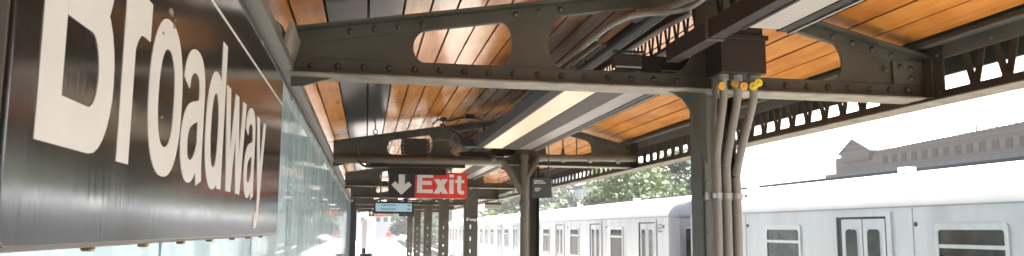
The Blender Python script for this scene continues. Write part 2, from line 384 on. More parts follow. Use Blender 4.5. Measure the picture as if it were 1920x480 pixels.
def make_beam():
    b = empty('canopy_beam', (1.71, Y0, 2.45))
    w_ = MB(); xs = xsamples(); y0, y1 = Y0, Y0+.014
    def seg(xa, xb, la, ha, lb, hb):
        w_.hexa([(xa, y0, la), (xb, y0, lb), (xb, y0, hb), (xa, y0, ha)], [(xa, y1, la), (xb, y1, lb), (xb, y1, hb), (xa, y1, ha)])
    for xa, xb in zip(xs, xs[1:]):
        xm = (xa+xb)/2; hm = hole(xm)
        za, zb = zt(xa)-.004, zt(xb)-.004; lo = ZB+.004
        if hm:
            mid = (hm[0]+hm[1])/2
            ha = hole(xa+1e-5) or (mid, mid); hb = hole(xb-1e-5) or (mid, mid)
            seg(xa, xb, lo, ha[0], lo, hb[0]); seg(xa, xb, ha[1], za, hb[1], zb)
        else: seg(xa, xb, lo, za, lo, zb)
    # knee below the beam on the left of the column, and a smaller one on the right
    kn = [(1.66, ZB+.003), (1.40, ZB+.003), (1.44, ZB-.003), (1.49, ZB-.018), (1.535, ZB-.045), (1.568, ZB-.085), (1.588, ZB-.135), (1.60, ZB-.21), (1.625, ZB-.30), (1.66, ZB-.36)]
    w_.prism(kn, XZ(Y0), 0, .014)
    w_.prism([(-.36, ZB+.003), (-.36, ZB-.055), (-.30, ZB-.05), (-.22, ZB-.022), (-.13, ZB+.003)], XZ(Y0), 0, .014)
    w_.build('web_plate', STEEL, b)
    bc = MB()
    bc.box(-.36, 2.93, Y0-.012, Y0-.001, ZB+.002, ZB+.078)          # vertical legs
    bc.box(-.36, 2.93, Y0+.015, Y0+.026, ZB+.002, ZB+.078)
    o_bc = bc.build('bottom_chord', STEEL, b, .002)
    fl = MB(); fl.box(-.36, 2.93, Y0-.085, Y0+.10, ZB-.009, ZB+.001); fl.build('bottom_flange', FLANGE_LIT, b, .002)
    tc = MB()
    for (xa, xb, f) in ((-.36, 1.64, ztl), (1.64, 2.93, ztr)):
        for (ya, yb) in ((Y0-.012, Y0-.001), (Y0+.015, Y0+.026)):
            tc.hexa([(xa, ya, f(xa)-.06), (xb, ya, f(xb)-.06), (xb, ya, f(xb)), (xa, ya, f(xa))], [(xa, yb, f(xa)-.06), (xb, yb, f(xb)-.06), (xb, yb, f(xb)), (xa, yb, f(xa))])
        tc.hexa([(xa, Y0-.075, f(xa)+.001), (xb, Y0-.075, f(xb)+.001), (xb, Y0-.075, f(xb)+.011), (xa, Y0-.075, f(xa)+.011)], [(xa, Y0+.09, f(xa)+.001), (xb, Y0+.09, f(xb)+.001), (xb, Y0+.09, f(xb)+.011), (xa, Y0+.09, f(xa)+.011)])
    o_tc = tc.build('top_chord', STEEL, b, .002)
    # rivets
    me = MB(); dome(me, (0, 0, 0), (0, -1, 0), .0135, .011); 
    proto = None
    def rivet(x, z, par):
        nonlocal proto
        if proto is None:
            proto = MB(); dome(proto, (x, Y0-.012, z), (0, -1, 0), .017, .015); proto = proto.build('rivet', STEEL, par); proto['_o'] = 0; del proto['_o']
        else:
            c = proto.copy(); COL.objects.link(c); c.parent = par; c.location = Vector((x, Y0-.012, z))-RV0
        return
    RV0 = Vector((-.27, Y0-.012, ZB+.045))
    x = -.27; i = 0
    while x < 2.85:
        if not 1.56 < x < 1.86: rivet(x, ZB+.045, o_bc)
        x += .118
    x = -.1
    while x < 2.9:
        if not (.24 < x < .62 or .93 < x < 1.38 or 1.56 < x < 1.86 or 2.05 < x < 2.3): rivet(x, zt(x)-.03, o_bc if False else o_tc)
        x += .112
    # end gusset with angle and rivets, at the eave side
    eg = MB(); eg.box(2.70, 2.93, Y0-.022, Y0-.0125, ZB+.079, 2.655); eg.box(2.875, 2.93, Y0-.085, Y0-.023, ZB+.003, 2.665)
    o_g = eg.build('end_angle', STEEL, b, .002)
    for (x, z) in ((2.78, ZB+.045), (2.655, 2.60), (2.74, 2.62), (2.80, 2.56), (2.80, 2.61)):
        c = proto.copy(); COL.objects.link(c); c.parent = b; c.location = Vector((x, Y0-.023, z))-RV0
    return b
beams = [make_beam()]
beam_words = ['nearest riveted tapered roof beam, crossing the whole view beside the grey conduits',
 'second roof beam away, behind the long grey drain pipe and the big red exit sign',
 'third roof beam away, seen just past the big red exit sign',
 'fourth roof beam away, deep under the canopy', 'fifth roof beam away, deep under the canopy',
 'sixth roof beam away, near the small far exit sign', 'last roof beam at the far end of the canopy']
for k in range(1, NB): 
    c = copy_tree(beams[0], None, ('rivet',) if k > 1 else ()); c.location.y += BAY*k; beams.append(c)
c = copy_tree(beams[0], None, ('rivet',)); c.location.y -= BAY; tag(c, 'roof beam just behind the viewer, seen only as a reflection', 'roof beam', 'riveted canopy beams')
for c, wd in zip(beams, beam_words): tag(c, wd, 'roof beam', 'riveted canopy beams')

# ================================================================== COLUMNS
def col_solid():
    c = empty('canopy_column', (1.71, Y0+.12, 0))
    a = MB(); a.box(1.663, 1.740, 3.80, 3.812, 0, ZB-.01); a.box(1.663, 1.674, 3.8125, 3.95, 0, ZB-.01); a.box(1.729, 1.7395, 3.8125, 3.95, 0, ZB-.01)
    a.box(1.668, 1.690, 3.788, 3.799, 0, ZB-.012)
    a.box(1.625, 1.835, 3.7455, 3.756, 2.44, 2.9)
    a.build('column_shaft', STEEL_G, c, .003)
    a = MB(); a.box(1.7405, 1.836, 3.86, 3.874, 0, ZB-.01); a.box(1.837, 1.849, 3.80, 3.95, 0, ZB-.01); a.build('column_web', DARK, c, .002)  # web coloured dark to stand for the shadow it lies in
    a = MB()
    a.build if False else None
    a.box(1.55, 1.87, 3.76, 3.98, 0, .02); a.build('base_plate', STEEL, c)
    for z in (.35, .7, 1.05, 1.4, 1.75, 2.0, 2.25):
        a = MB(); dome(a, (1.679, 3.788, z), (0, -1, 0), .009, .007); a.build('rivet', STEEL_G, c)
    return c
c0 = col_solid(); tag(c0, 'nearest grey green steel column, with conduits strapped in front of it', 'column', 'canopy columns')
c1 = copy_tree(c0); c1.location.y += BAY; c1['label'] = 'second steel column away, with the painted drain pipe running down it'
def col_laced():
    c = empty('canopy_column', (1.71, Y0+.12, 0))
    a = MB()
    a.box(1.60, 1.612, 3.78, 3.92, 0, ZB-.01); a.box(1.81, 1.822, 3.78, 3.92, 0, ZB-.01)
    a.box(1.6125, 1.65, 3.78, 3.79, 0, ZB-.01); a.box(1.772, 1.8095, 3.78, 3.79, 0, ZB-.01)
    a.box(1.6125, 1.65, 3.91, 3.92, 0, ZB-.01); a.box(1.772, 1.8095, 3.91, 3.92, 0, ZB-.01)
    a.build('channel_shaft', STEEL, c)
    a = MB(); z = .04
    while z < 2.35:
        for y in (3.77, 3.921): a.box(1.651, 1.771, y, y+.008, z, z+.13); a.box(1.651, 1.69, y+.0005, y+.0075, z+.13, z+.20); a.box(1.732, 1.771, y+.0005, y+.0075, z+.13, z+.20)
        z += .20
    a.build('lacing_bars', STEEL, c)
    a = MB(); a.box(1.56, 1.86, 3.74, 3.96, 0, .02); a.build('base_plate', STEEL, c)
    a = MB(); a.box(1.60, 1.822, 3.765, 3.93, 1.97, 2.42); a.build('cap_plates', STEEL, c)
    return c
lc = col_laced(); lc.location.y += 2*BAY; tag(lc, 'third column away, dark laced steel with a small name plate on it', 'column', 'canopy columns')
for k, wd in ((3, 'fourth column away, dark laced steel with light showing through its holes'), (4, 'fifth column away, dark laced steel with light dots through it'), (5, 'sixth column away, thin dark laced steel in the far distance'), (6, 'farthest and thinnest canopy column')):
    c = copy_tree(lc); c.location.y += (k-2)*BAY; c['label'] = wd
# small column name plate
pl = empty('column_name_plate', (1.71, Y0+2*BAY+.03, 1.9), 'small dark name plate reading Bway on the third column', 'sign')
MB().box(1.605, 1.817, Y0+2*BAY+.028, Y0+2*BAY+.034, 1.885, 1.965).build('plate', BLACKM, pl)
def text_obj(s, size, m, parent, loc, rot, name='lettering', ext=.001, off=.0):
    cu = bpy.data.curves.new(name, 'FONT'); cu.body = s; cu.size = size; cu.align_x = 'CENTER'; cu.align_y = 'CENTER'; cu.extrude = ext; cu.offset = off
    t = bpy.data.objects.new(name, cu)
    COL.objects.link(t); bpy.context.view_layer.update()
    me = bpy.data.meshes.new_from_object(t.evaluated_get(bpy.context.evaluated_depsgraph_get())); bpy.data.objects.remove(t)
    me.materials.clear(); me.materials.append(m)
    o = bpy.data.objects.new(name, me); COL.objects.link(o); o.parent = parent
    off_ = parent.location if parent else Vector((0, 0, 0))
    o.location = Vector(loc)-off_; o.rotation_euler = rot
    return o
text_obj("B'way", .075, SIGNW, pl, (1.711, Y0+2*BAY+.026, 1.925), (R(90), 0, 0), off=.002)

# ================================================================== EAVE GIRDER (track side)
def make_eave():
    e = empty('eave_girder', (2.9, Y0, 2.43))
    a = MB(); yA, yB = Y0+.0, Y0+BAY-.0
    a.box(2.893, 2.904, yA, yB, 2.432, 2.482); bo = a.build('bottom_chord', STEEL, e, .0015)
    a = MB(); a.box(2.835, 2.985, yA, yB, 2.423, 2.431); a.build('bottom_flange', FLANGE_LIT, e, .0015)
    a = MB(); a.box(2.893, 2.904, yA, yB, 2.645, 2.725); a.box(2.835, 2.892, yA, yB, 2.717, 2.726); a.box(2.85, 2.86, yA, yB, 2.727, 2.75)
    tc = a.build('top_chord', STEEL_G, e, .0015)
    n = 20; sp = (BAY-.706)/n
    for k in range(n+1):
        yn = yA+.36+k*sp
        a = MB()
        for sgn in (-1, 1):
            yt = yn+sgn*.074
            a.hexa([(2.9045, yn-.022, 2.455), (2.9045, yn+.022, 2.455), (2.9045, yt+.022, 2.70), (2.9045, yt-.022, 2.70)], [(2.91, yn-.022, 2.455), (2.91, yn+.022, 2.455), (2.91, yt+.022, 2.70), (2.91, yt-.022, 2.70)])
        a.add([(2.8925, yn-.035, 2.445), (2.8925, yn+.035, 2.445), (2.8925, yn+.012, 2.51), (2.8925, yn-.012, 2.51)], [(0, 1, 2, 3)])
        a.build('lattice_bar', STEEL, e)
    a = MB(); a.box(2.885, 2.8925, yA-.16, yA+.20, 2.44, 2.715); gp = a.build('gusset_plate', STEEL, e, .0015)
    for i, (dy, z) in enumerate(((-.12, 2.67), (-.05, 2.67), (.03, 2.67), (.1, 2.67), (.16, 2.67), (-.13, 2.47), (-.04, 2.465), (.06, 2.465), (.15, 2.465))):
        r_ = MB(); dome(r_, (2.885, yA+dy, z), (-1, 0, 0), .012, .009); r_.build('rivet', STEEL_G, gp)
    for k in range(10):
        a = MB(); dome(a, (2.893, yA+.4+k*.43, 2.68), (-1, 0, 0), .012, .009); a.build('rivet', STEEL_G, tc)
    return e
ev = make_eave()
ew = ['between the nearest and second beams', 'between the second and third beams', 'between the third and fourth beams', 'between the fourth and fifth beams', 'between the fifth and sixth beams', 'at the far end of the canopy']
tag(ev, 'latticed steel eave girder over the track edge, '+ew[0], 'girder', 'eave girders along the track side')
for k in range(1, NB-1):
    c = copy_tree(ev, None, ('rivet', 'rivet_line') if k > 1 else ()); c.location.y += BAY*k; c['label'] = 'latticed steel eave girder over the track edge, '+ew[k]
c = copy_tree(ev); c.location.y -= BAY; c['label'] = 'latticed steel eave girder at the top right, nearest the viewer'

# ridge lattice girder
def make_ridge():
    e = empty('ridge_girder', (1.66, Y0, 2.8))
    a = MB(); a.box(1.655, 1.665, Y0+.06, Y0+BAY-.06, 2.755, 2.80); a.box(1.61, 1.654, Y0+.06, Y0+BAY-.06, 2.753, 2.76); a.build('bottom_chord', DARK, e)
    a = MB(); a.box(1.655, 1.665, Y0+.06, Y0+BAY-.06, 2.915, 2.96); a.build('top_chord', DARK, e)
    for k in range(34):
        y = Y0+.12+k*.135; s = .045
        a = MB()
        for sg in (-1, 1):
            a.hexa([(1.6655, y+sg*.002-.012, 2.78), (1.6655, y+sg*.002+.012, 2.78), (1.6655, y+sg*s+.014, 2.94), (1.6655, y+sg*s-.014, 2.94)], [(1.67, y+sg*.002-.012, 2.78), (1.67, y+sg*.002+.012, 2.78), (1.67, y+sg*s+.014, 2.94), (1.67, y+sg*s-.014, 2.94)])
        a.build('lattice_bar', DARK, e)
    return e
rg = make_ridge(); tag(rg, 'dark lattice girder along the ridge, showing bright triangles behind the bent conduits', 'girder', 'ridge girders')
for k in range(1, 3):
    c = copy_tree(rg); c.location.y += BAY*k; c['label'] = ('dark lattice girder along the ridge beyond the second roof beam', 'dark lattice girder along the ridge beyond the third roof beam')[k-1]
c = copy_tree(rg); c.location.y -= BAY; c['label'] = 'dark lattice girder along the ridge on the near side of the first beam'

# ================================================================== LIGHT FIXTURES
def lampL(y0, y1, lit=True):
    e = empty('strip_light', (1.21, (y0+y1)/2, 2.56))
    a = MB()
    a.hexa([(1.085, y0, 2.55), (1.345, y0, 2.55), (1.345, y0, 2.565), (1.085, y0, 2.565)], [(1.085, y1, 2.55), (1.345, y1, 2.55), (1.345, y1, 2.565), (1.085, y1, 2.565)]) if False else None
    # housing: a sloped brown cover, open underneath round the lens
    P = [(1.095, 2.556), (1.05, 2.572), (1.015, 2.625), (1.06, 2.645), (1.32, 2.645), (1.335, 2.60), (1.325, 2.556), (1.307, 2.556), (1.307, 2.575), (1.111, 2.575), (1.111, 2.556)]
    n = len(P); vs = [(x, y0, z) for x, z in P]+[(x, y1, z) for x, z in P]
    a.add(vs, [(i, (i+1) % n, (i+1) % n+n, i+n) for i in range(n)]+[tuple(range(n)), tuple(range(n, 2*n))])
    a.build('housing', DARK, e)
    a = MB(); n = max(1, round((y1-y0)/.98)); s = (y1-y0-.04)/n
    for k in range(n):
        q = MB(); q.box(1.112, 1.306, y0+.02+k*s+.006, y0+.02+(k+1)*s-.006, 2.560, 2.574); q.build('lens', LENS if lit else ACRYL, e, .002)
    return e
for k in range(0, 6):
    e = lampL(Y0+BAY*k+.62, Y0+BAY*k+4.12)
    tag(e, ['lit cream strip light just past the nearest roof beam', 'lit cream strip light past the second roof beam', 'lit cream strip light past the third roof beam', 'lit cream strip light past the fourth roof beam', 'lit cream strip light past the fifth roof beam', 'lit cream strip light nearest the far end'][k], 'strip light', 'lit strip lights under the canopy')
def lampR(y0, y1, XH_=1.342):
    e = empty('strip_light', (1.53, (y0+y1)/2, 2.56))
    a = MB()
    P = [(1.46, 2.558), (XH_, 2.565), (XH_, 2.65), (1.66, 2.65), (1.66, 2.558), (1.615, 2.558), (1.615, 2.577), (1.475, 2.577), (1.475, 2.558)]
    n = len(P); vs = [(x, y0, z) for x, z in P]+[(x, y1, z) for x, z in P]
    a.add(vs, [(i, (i+1) % n, (i+1) % n+n, i+n) for i in range(n)]+[tuple(range(n)), tuple(range(n, 2*n))])
    a.build('housing', DARK, e)
    MB().box(1.661, 1.672, y0, y1, 2.550, 2.60).build('trim_rail', PIPE, e)
    n = max(1, round((y1-y0)/1.1)); s = (y1-y0-.04)/n
    for k in range(n):
        q = MB(); q.box(1.476, 1.614, y0+.02+k*s+.004, y0+.02+(k+1)*s-.004, 2.562, 2.575); q.build('lens', ACRYL if y0 < 0 else ACRYL2, e, .002)
    return e
tag(lampR(-2.0, 2.93, 1.472), 'unlit strip light at the top right above the junction box', 'strip light', 'unlit strip lights beside the columns')
tag(lampR(3.86, 7.9), 'unlit grey strip light between the first two beams, right of the lit one', 'strip light', 'unlit strip lights beside the columns')
for k in range(1, 5): tag(lampR(Y0+BAY*k+.2, Y0+BAY*(k+1)-.5), ['unlit strip light past the second roof beam', 'unlit strip light past the third roof beam', 'unlit strip light past the fourth roof beam', 'unlit strip light past the fifth roof beam'][k-1], 'strip light', 'unlit strip lights beside the columns')

# brown raceway over the near fixture
rw = empty('cable_trunking', (1.4, 3, 2.66), 'long dark brown cable trunking running along above the lights', 'trunking')
MB().box(1.40, 1.468, -2, 3.60, 2.562, 2.645).build('channel', DARK, rw, .003)
MB().box(1.395, 1.4715, 3.1, 3.13, 2.557, 2.65).build('joint_strap', STEEL, rw)
# small switch box on the first beam
sb = empty('switch_box', (1.42, 3.95, 2.66), 'small dark box with a pale bottom edge on the nearest beam, below the bent conduit', 'box')
MB().box(1.16, 1.30, 3.66, 3.715, 2.545, 2.61).build('box_body', DARK, sb, .004)
MB().box(1.15, 1.31, 3.645, 3.659, 2.612, 2.622).build('box_lid', BLACKM, sb)
MB().box(1.165, 1.295, 3.652, 3.6585, 2.538, 2.546).build('bottom_edge', PIPE, sb)

def smooth_path(pts, n=8):
    out = []; P = [Vector(p) for p in pts]; P = [2*P[0]-P[1]]+P+[2*P[-1]-P[-2]]
    for i in range(1, len(P)-2):
        for k in range(n):
            t = k/n
            out.append(.5*((2*P[i])+(-P[i-1]+P[i+1])*t+(2*P[i-1]-5*P[i]+4*P[i+1]-P[i+2])*t*t+(-P[i-1]+3*P[i]-3*P[i+1]+P[i+2])*t**3))
    out.append(P[-2]); return out
# conduits in the ridge gap
def conduit(label, pts, r, m=PIPE, group='conduits under the ridge', clamps=()):
    e = empty('conduit', pts[0], label, 'conduit', group)
    MB().tube(smooth_path(pts), r, 12).build('pipe', m, e)
    for c in clamps:
        p = Vector(c[0]); d = Vector(c[1]).normalized()
        MB().tube([p-d*.02, p+d*.02], r*1.35, 12).build('coupling', m, e)
    return e
conduit('bent grey conduit crossing in front of the bright ridge triangles', [(1.20, 6.6, 2.80), (1.19, 5.4, 2.79), (1.17, 4.3, 2.775), (1.17, 3.80, 2.77), (1.22, 3.58, 2.775), (1.36, 3.50, 2.78), (1.47, 3.46, 2.80), (1.52, 3.2, 2.84), (1.54, 2.7, 2.85)], .014, PIPE, clamps=(((1.17, 4.0, 2.772), (0, 1, 0)), ((1.36, 3.50, 2.78), (1, -.3, .1))))
conduit('thicker upper conduit curving out of the top of the view beside the ridge', [(1.37, 3.95, 2.86), (1.37, 3.7, 2.84), (1.38, 3.45, 2.80), (1.42, 3.2, 2.79), (1.46, 2.9, 2.80), (1.46, 2.2, 2.80)], .017, PIPE)
conduit('lower conduit dipping towards the switch box', [(1.28, 3.9, 2.66), (1.30, 3.7, 2.67), (1.38, 3.55, 2.72), (1.47, 3.45, 2.765)], .012, PIPE)
conduit('straight galvanised conduit running away beside the last orange board', [(1.25, 4.2, 2.78), (1.25, 5.5, 2.78), (1.25, 8.0, 2.78), (1.25, 12.8, 2.78)], .013, GALV)
conduit('second straight galvanised conduit running away in the shadow gap', [(1.31, 4.3, 2.80), (1.31, 6, 2.80), (1.31, 12.8, 2.80)], .01, GALV)

# ================================================================== JUNCTION BOX + CONDUITS ON NEAR COLUMN
jb = empty('junction_box', (1.75, 3.5, 2.5), 'dark brown steel junction box above the three grey conduits', 'junction box')
MB().box(1.602, 1.828, 3.42, 3.60, 2.488, 2.655).build('box_body', DARK, jb, .004)
MB().box(1.595, 1.835, 3.405, 3.418, 2.645, 2.668).build('lid_lip', DARK, jb, .002)
MB().box(1.62, 1.82, 3.43, 3.60, 2.6685, 2.76).build('upper_box', DARK, jb, .004)
cw = ['left grey conduit below the junction box', 'middle grey conduit below the junction box', 'right grey conduit below the junction box, bending towards the others']
tops = (1.635, 1.705, 1.785); bots = (1.599, 1.648, 1.697)
for i in range(3):
    e = empty('conduit', (bots[i], 3.48, 0), cw[i], 'conduit', 'conduits strapped to the nearest column')
    xt, xb = tops[i], bots[i]; zb_ = (2.10, 2.06, 2.02)[i]
    pts = [(xb, 3.49, 0), (xb, 3.49, 1.0), (xb, 3.49, zb_-.12), (xb, 3.49, zb_), (xb*.55+xt*.45, 3.485, (zb_+2.36)/2), (xt, 3.48, 2.37), (xt, 3.48, 2.44), (xt, 3.48, 2.484)]
    MB().tube(smooth_path(pts), .019, 16).build('pipe', PIPE, e)
    MB().tube([(xt, 3.48, 2.462), (xt, 3.48, 2.487)], .027, 12).build('locknut', PIPE, e)
    a = MB(); a.tube([(xb, 3.49, 1.905), (xb, 3.49, 1.93)], .0245, 14); a.build('clamp', GALV, e)
    a = MB(); a.tube([(xb+.026, 3.462, 1.917), (xb+.026, 3.452, 1.917)], .007, 8); a.build('clamp_bolt', BRASS, e)
e = conduit('thin grey conduit tucked behind the left one below the junction box', [(1.618, 3.56, 0), (1.618, 3.56, 1.5), (1.618, 3.56, 2.2), (1.628, 3.56, 2.4), (1.63, 3.56, 2.51)], .014, PIPE, 'conduits strapped to the nearest column')
cs = empty('clamp_bar', (1.65, 3.53, 1.9), 'small steel clamp bar holding the conduits to the nearest column', 'bracket')
MB().box(1.555, 1.74, 3.515, 3.53, 1.900, 1.934).build('bar', GALV, cs, .002)
MB().box(1.64, 1.67, 3.531, 3.787, 1.905, 1.929).build('standoff', STEEL, cs)
for i, (x, y, z, m, dx, wd) in enumerate(((1.612, 3.44, 2.425, AMB, .6, 'amber round tag furthest left under the junction box'), (1.672, 3.44, 2.438, AMB, -.9, 'amber round tag tilted between the left and middle conduits'), (1.722, 3.44, 2.428, AMB, .3, 'amber round tag on the middle conduit'), (1.765, 3.43, 2.428, YEL, 0, 'pale yellow round tag on the right conduit, lower one'), (1.792, 3.433, 2.446, YEL, .1, 'bright yellow round tag on the right conduit, upper one'))):
    nrm = Vector((dx-.35, -1, -.15)).normalized(); p = Vector((x, y, z))
    a = MB(); a.tube([p, p-nrm*.012], .0195 if i != 1 else .016, 16)
    dome(a, p, nrm, .0085, .004)
    tag(a.build('round_tag', m), wd, 'tag', 'round tags under the junction box')
a = MB(); p = Vector((-.425, 3.30, 2.705)); a.tube([p, p+Vector((0, .03, .01))], .02, 16); dome(a, p, (0, -1, -.3), .015, .01)
tag(a.build('round_tag', AMB), 'amber round tag near the ceiling above the glass rail, at the upper left', 'tag')

# left end bracket of the nearest beam
lb = empty('rail_bracket', (-.42, 3.4, 2.6), 'dark angled steel bracket box joining the nearest beam to the glass rail', 'bracket')
a = MB(); a.hexa([(-.50, 3.36, 2.50), (-.365, 3.36, 2.50), (-.365, 3.36, 2.585), (-.50, 3.36, 2.70)], [(-.50, 3.70, 2.50), (-.365, 3.70, 2.50), (-.365, 3.70, 2.585), (-.50, 3.70, 2.70)])
a.build('bracket_body', STEEL_G, lb, .004)
a = MB(); a.hexa([(-.364, 3.34, 2.488), (-.345, 3.34, 2.498), (-.32, 3.34, 2.60), (-.340, 3.34, 2.605)], [(-.364, 3.722, 2.488), (-.345, 3.722, 2.498), (-.32, 3.722, 2.60), (-.340, 3.722, 2.605)])
a.build('bracket_flange', FLANGE_LIT, lb, .003)

# ================================================================== GLASS WINDSCREEN
ws = empty('glass_windscreen', (-.41, 10, 0), 'long frameless glass windscreen under a brushed metal rail on the left of the platform', 'windscreen')
GY = [-2.17, -.87, .43, 1.73, 3.03, 4.33, 5.63, 6.93, 8.23, 9.53, 10.83, 12.13, 13.43, 14.73, 16.03, 17.33, 18.63, 19.93, 21.23]
for a_, b_ in zip(GY, GY[1:]):
    m_ = MB(); m_.box(-.418, -.406, a_+.006, b_-.006, .12, 2.452)
    m_.build('glass_pane', GLASS, ws, mats=[GLASS, GEDGE], fm=[1, 1, 1, 1, 0, 0])
m_ = MB(); m_.box(-.428, -.345, -2.2, 21.3, 2.455, 2.50); m_.build('top_rail', RAILM, ws, .004)
m_ = MB(); m_.box(-.4045, -.398, -2.2, 21.3, 2.438, 2.4545); m_.build('glazing_bead', BLACKM, ws)
m_ = MB(); m_.box(-.44, -.38, -2.2, 21.3, 0, .119); m_.build('bottom_rail', RAILM, ws, .004)
for y in GY[1:-1]:
    m_ = MB(); m_.box(-.404, -.397, y-.03, y+.03, 2.42, 2.437); m_.build('glass_clip', GALV, ws)
# posts beyond the glass
for i, (y, wd) in enumerate(((21.6, 'dark steel post at the far end of the glass windscreen'), (25.5, 'dark steel post further along than the end of the glass'))):
    p = empty('windscreen_post', (-.38, y, 0), wd, 'post', 'posts past the glass windscreen')
    MB().box(-.46, -.30, y, y+.012, 0, 2.6).build('flange', BLACKM, p); MB().box(-.385, -.37, y+.0125, y+.15, 0, 2.6).build('web', BLACKM, p)

# ================================================================== STATION SIGN
SX = -.28
sg = empty('station_sign', (SX, 1.67, 1.73), 'big glossy black station name sign with ivory letters reading Broadway', 'sign')
# panel with rounded corners
def rrect(y0, y1, z0, z1, r, n=6):
    out = []
    for cx, cz, a in ((y1-r, z0+r, -90), (y1-r, z1-r, 0), (y0+r, z1-r, 90), (y0+r, z0+r, 180)):
        out += [(cx+r*math.cos(R(a+90*i/n)), cz+r*math.sin(R(a+90*i/n))) for i in range(n+1)]
    return out
YL, YR, ZL, ZH = .682, 2.665, 1.733, 2.226
MB().prism(rrect(YL, YR, ZL, ZH, .018), YZ(SX), -.004, 0).build('face_panel', SIGNB, sg, .0015)
fr = MB(); o1 = rrect(YL-.004, YR+.004, ZL-.004, ZH+.004, .02); o2 = rrect(YL, YR, ZL, ZH, .018)
fr.ribbon(o1, [(a*.9998+.0002*1.67, b) for a, b in o2], YZ(SX), -.03, -.0045, closed=True)
fr.prism(rrect(YL-.002, YR+.002, ZL-.002, ZH+.002, .019), YZ(SX), -.033, -.0305)
fr.build('frame', RAILM, sg)
YZs = lambda u, v, d: (SX+d, u, v)
MB().box(SX+.0002, SX+.0007, YL+.01, YR-.004, 2.1465, 2.1525).build('stripe', SIGNW, sg)
BL = 1.824
def L3(mb, quad_or_poly, layer=0):
    mb.prism(quad_or_poly, YZs, .0002, .0008+layer*.00015)
def stroke(mb, pts, w, layer=0, closed=False, fn=None, d0=.0002, unit=.00015):
    """ribbon along a 2D centreline; w a width or a list of widths"""
    n = len(pts); ws_ = w if isinstance(w, list) else [w]*n
    Lp, Rp = [], []
    for i in range(n):
        a = pts[(i-1) % n] if (closed or i > 0) else pts[0]; b = pts[(i+1) % n] if (closed or i < n-1) else pts[-1]
        dx, dy = b[0]-a[0], b[1]-a[1]; l = math.hypot(dx, dy); nx, ny = -dy/l, dx/l
        Lp.append((pts[i][0]+nx*ws_[i]/2, pts[i][1]+ny*ws_[i]/2)); Rp.append((pts[i][0]-nx*ws_[i]/2, pts[i][1]-ny*ws_[i]/2))
    mb.ribbon(Lp, Rp, fn or YZs, d0, .0008+layer*unit, closed)
def ring(mb, cx, cz, rx, rz, sw, sh, layer=0, n=40, p=2.25):
    o, i_ = [], []
    for k in range(n):
        t = 2*math.pi*k/n; c, s = math.cos(t), math.sin(t)
        e_ = lambda q: math.copysign(abs(q)**(2/p), q)
        o.append((cx+rx*e_(c), cz+rz*e_(s))); i_.append((cx+(rx-sw)*e_(c), cz+(rz-sh)*e_(s)))
    mb.ribbon(o, i_, YZs, .0002, .0008+layer*.00015, closed=True)
def rect(x0, x1, z0, z1): return [(x0, z0), (x1, z0), (x1, z1), (x0, z1)]
H = .281; XH = .211
def letter(mb): mb.build('letter', SIGNW, sg)
# B
b = MB(); B0 = .735
def bowl(mb, z0, z1, xr, thick, layer):
    zc = (z0+z1)/2; hr = (z1-z0)/2; sw = .050
    o, i_ = [], []
    xs0 = B0+.0525; cx = xr-hr*.78
    n = 14
    o.append((xs0, z1)); i_.append((xs0, z1-thick[1]))
    for k in range(n+1):
        a = R(90-180*k/n)
        o.append((cx+hr*.78*math.cos(a), zc+hr*math.sin(a)))
        hi, lo = hr-thick[1], hr-thick[0]
        rz = hi if math.sin(a) > 0 else lo
        i_.append((cx-.012+max(.01, (hr*.78-sw+.012))*math.cos(a), zc+rz*math.sin(a)))
    o.append((xs0, z0)); i_.append((xs0, z0+thick[0]))
    mb.ribbon(o, i_, YZs, .0002, .0008+layer*.00015)
L3(b, rect(B0, B0+.053, BL, BL+H))
bowl(b, BL, BL+.166, .935, (.046, .043), 1); bowl(b, BL+.124, BL+H, .92, (.043, .043), 2); letter(b)
# r
b = MB(); r0 = .963; L3(b, rect(r0, r0+.046, BL, BL+XH-.004))
pts = [(r0+.026, BL+.125), (r0+.03, BL+.150), (r0+.042, BL+.172), (r0+.060, BL+.184), (r0+.083, BL+.187), (r0+.108, BL+.187)]
stroke(b, smooth_path([(x, y, 0) for x, y in pts], 4) and [(p.x, p.y) for p in smooth_path([(x, y, 0) for x, y in pts], 4)], [.03+.019*min(1, i/8) for i in range(21)], 1); letter(b)
# o
b = MB(); ring(b, 1.1705, BL+XH/2, .0925, XH/2+.004, .048, .041, p=2.3); letter(b)
def letter_a(x0, flip=1.):
    b = MB()
    P = [(x0+.022, BL+.150), (x0+.030, BL+.172), (x0+.055, BL+.189), (x0+.090, BL+.1945), (x0+.122, BL+.186), (x0+.1375, BL+.160), (x0+.1385, BL+.12), (x0+.1385, BL+.06), (x0+.140, BL+.028), (x0+.146, BL+.0)]
    Q = [(p.x, p.y) for p in smooth_path([(x, y, 0) for x, y in P], 5)]
    n = len(Q); W = [.045-.007*math.exp(-((i/n-.3)/.18)**2) for i in range(n)]
    stroke(b, Q, W, 0)
    P = [(x0+.135, BL+.128), (x0+.110, BL+.117), (x0+.078, BL+.110), (x0+.045, BL+.098), (x0+.027, BL+.078), (x0+.0235, BL+.053), (x0+.035, BL+.027), (x0+.060, BL+.0155), (x0+.090, BL+.020), (x0+.118, BL+.040), (x0+.137, BL+.068)]
    Q = [(p.x, p.y) for p in smooth_path([(x, y, 0) for x, y in P], 5)]
    n = len(Q); W = [.034+.012*math.exp(-((i/n-.45)/.2)**2) for i in range(n)]
    stroke(b, Q, W, 1); letter(b)
letter_a(1.268)
# d
b = MB(); ring(b, 1.533, BL+XH/2-.001, .083, XH/2+.003, .047, .040, 0, p=2.2); L3(b, rect(1.576, 1.623, BL, BL+H), 1); letter(b)
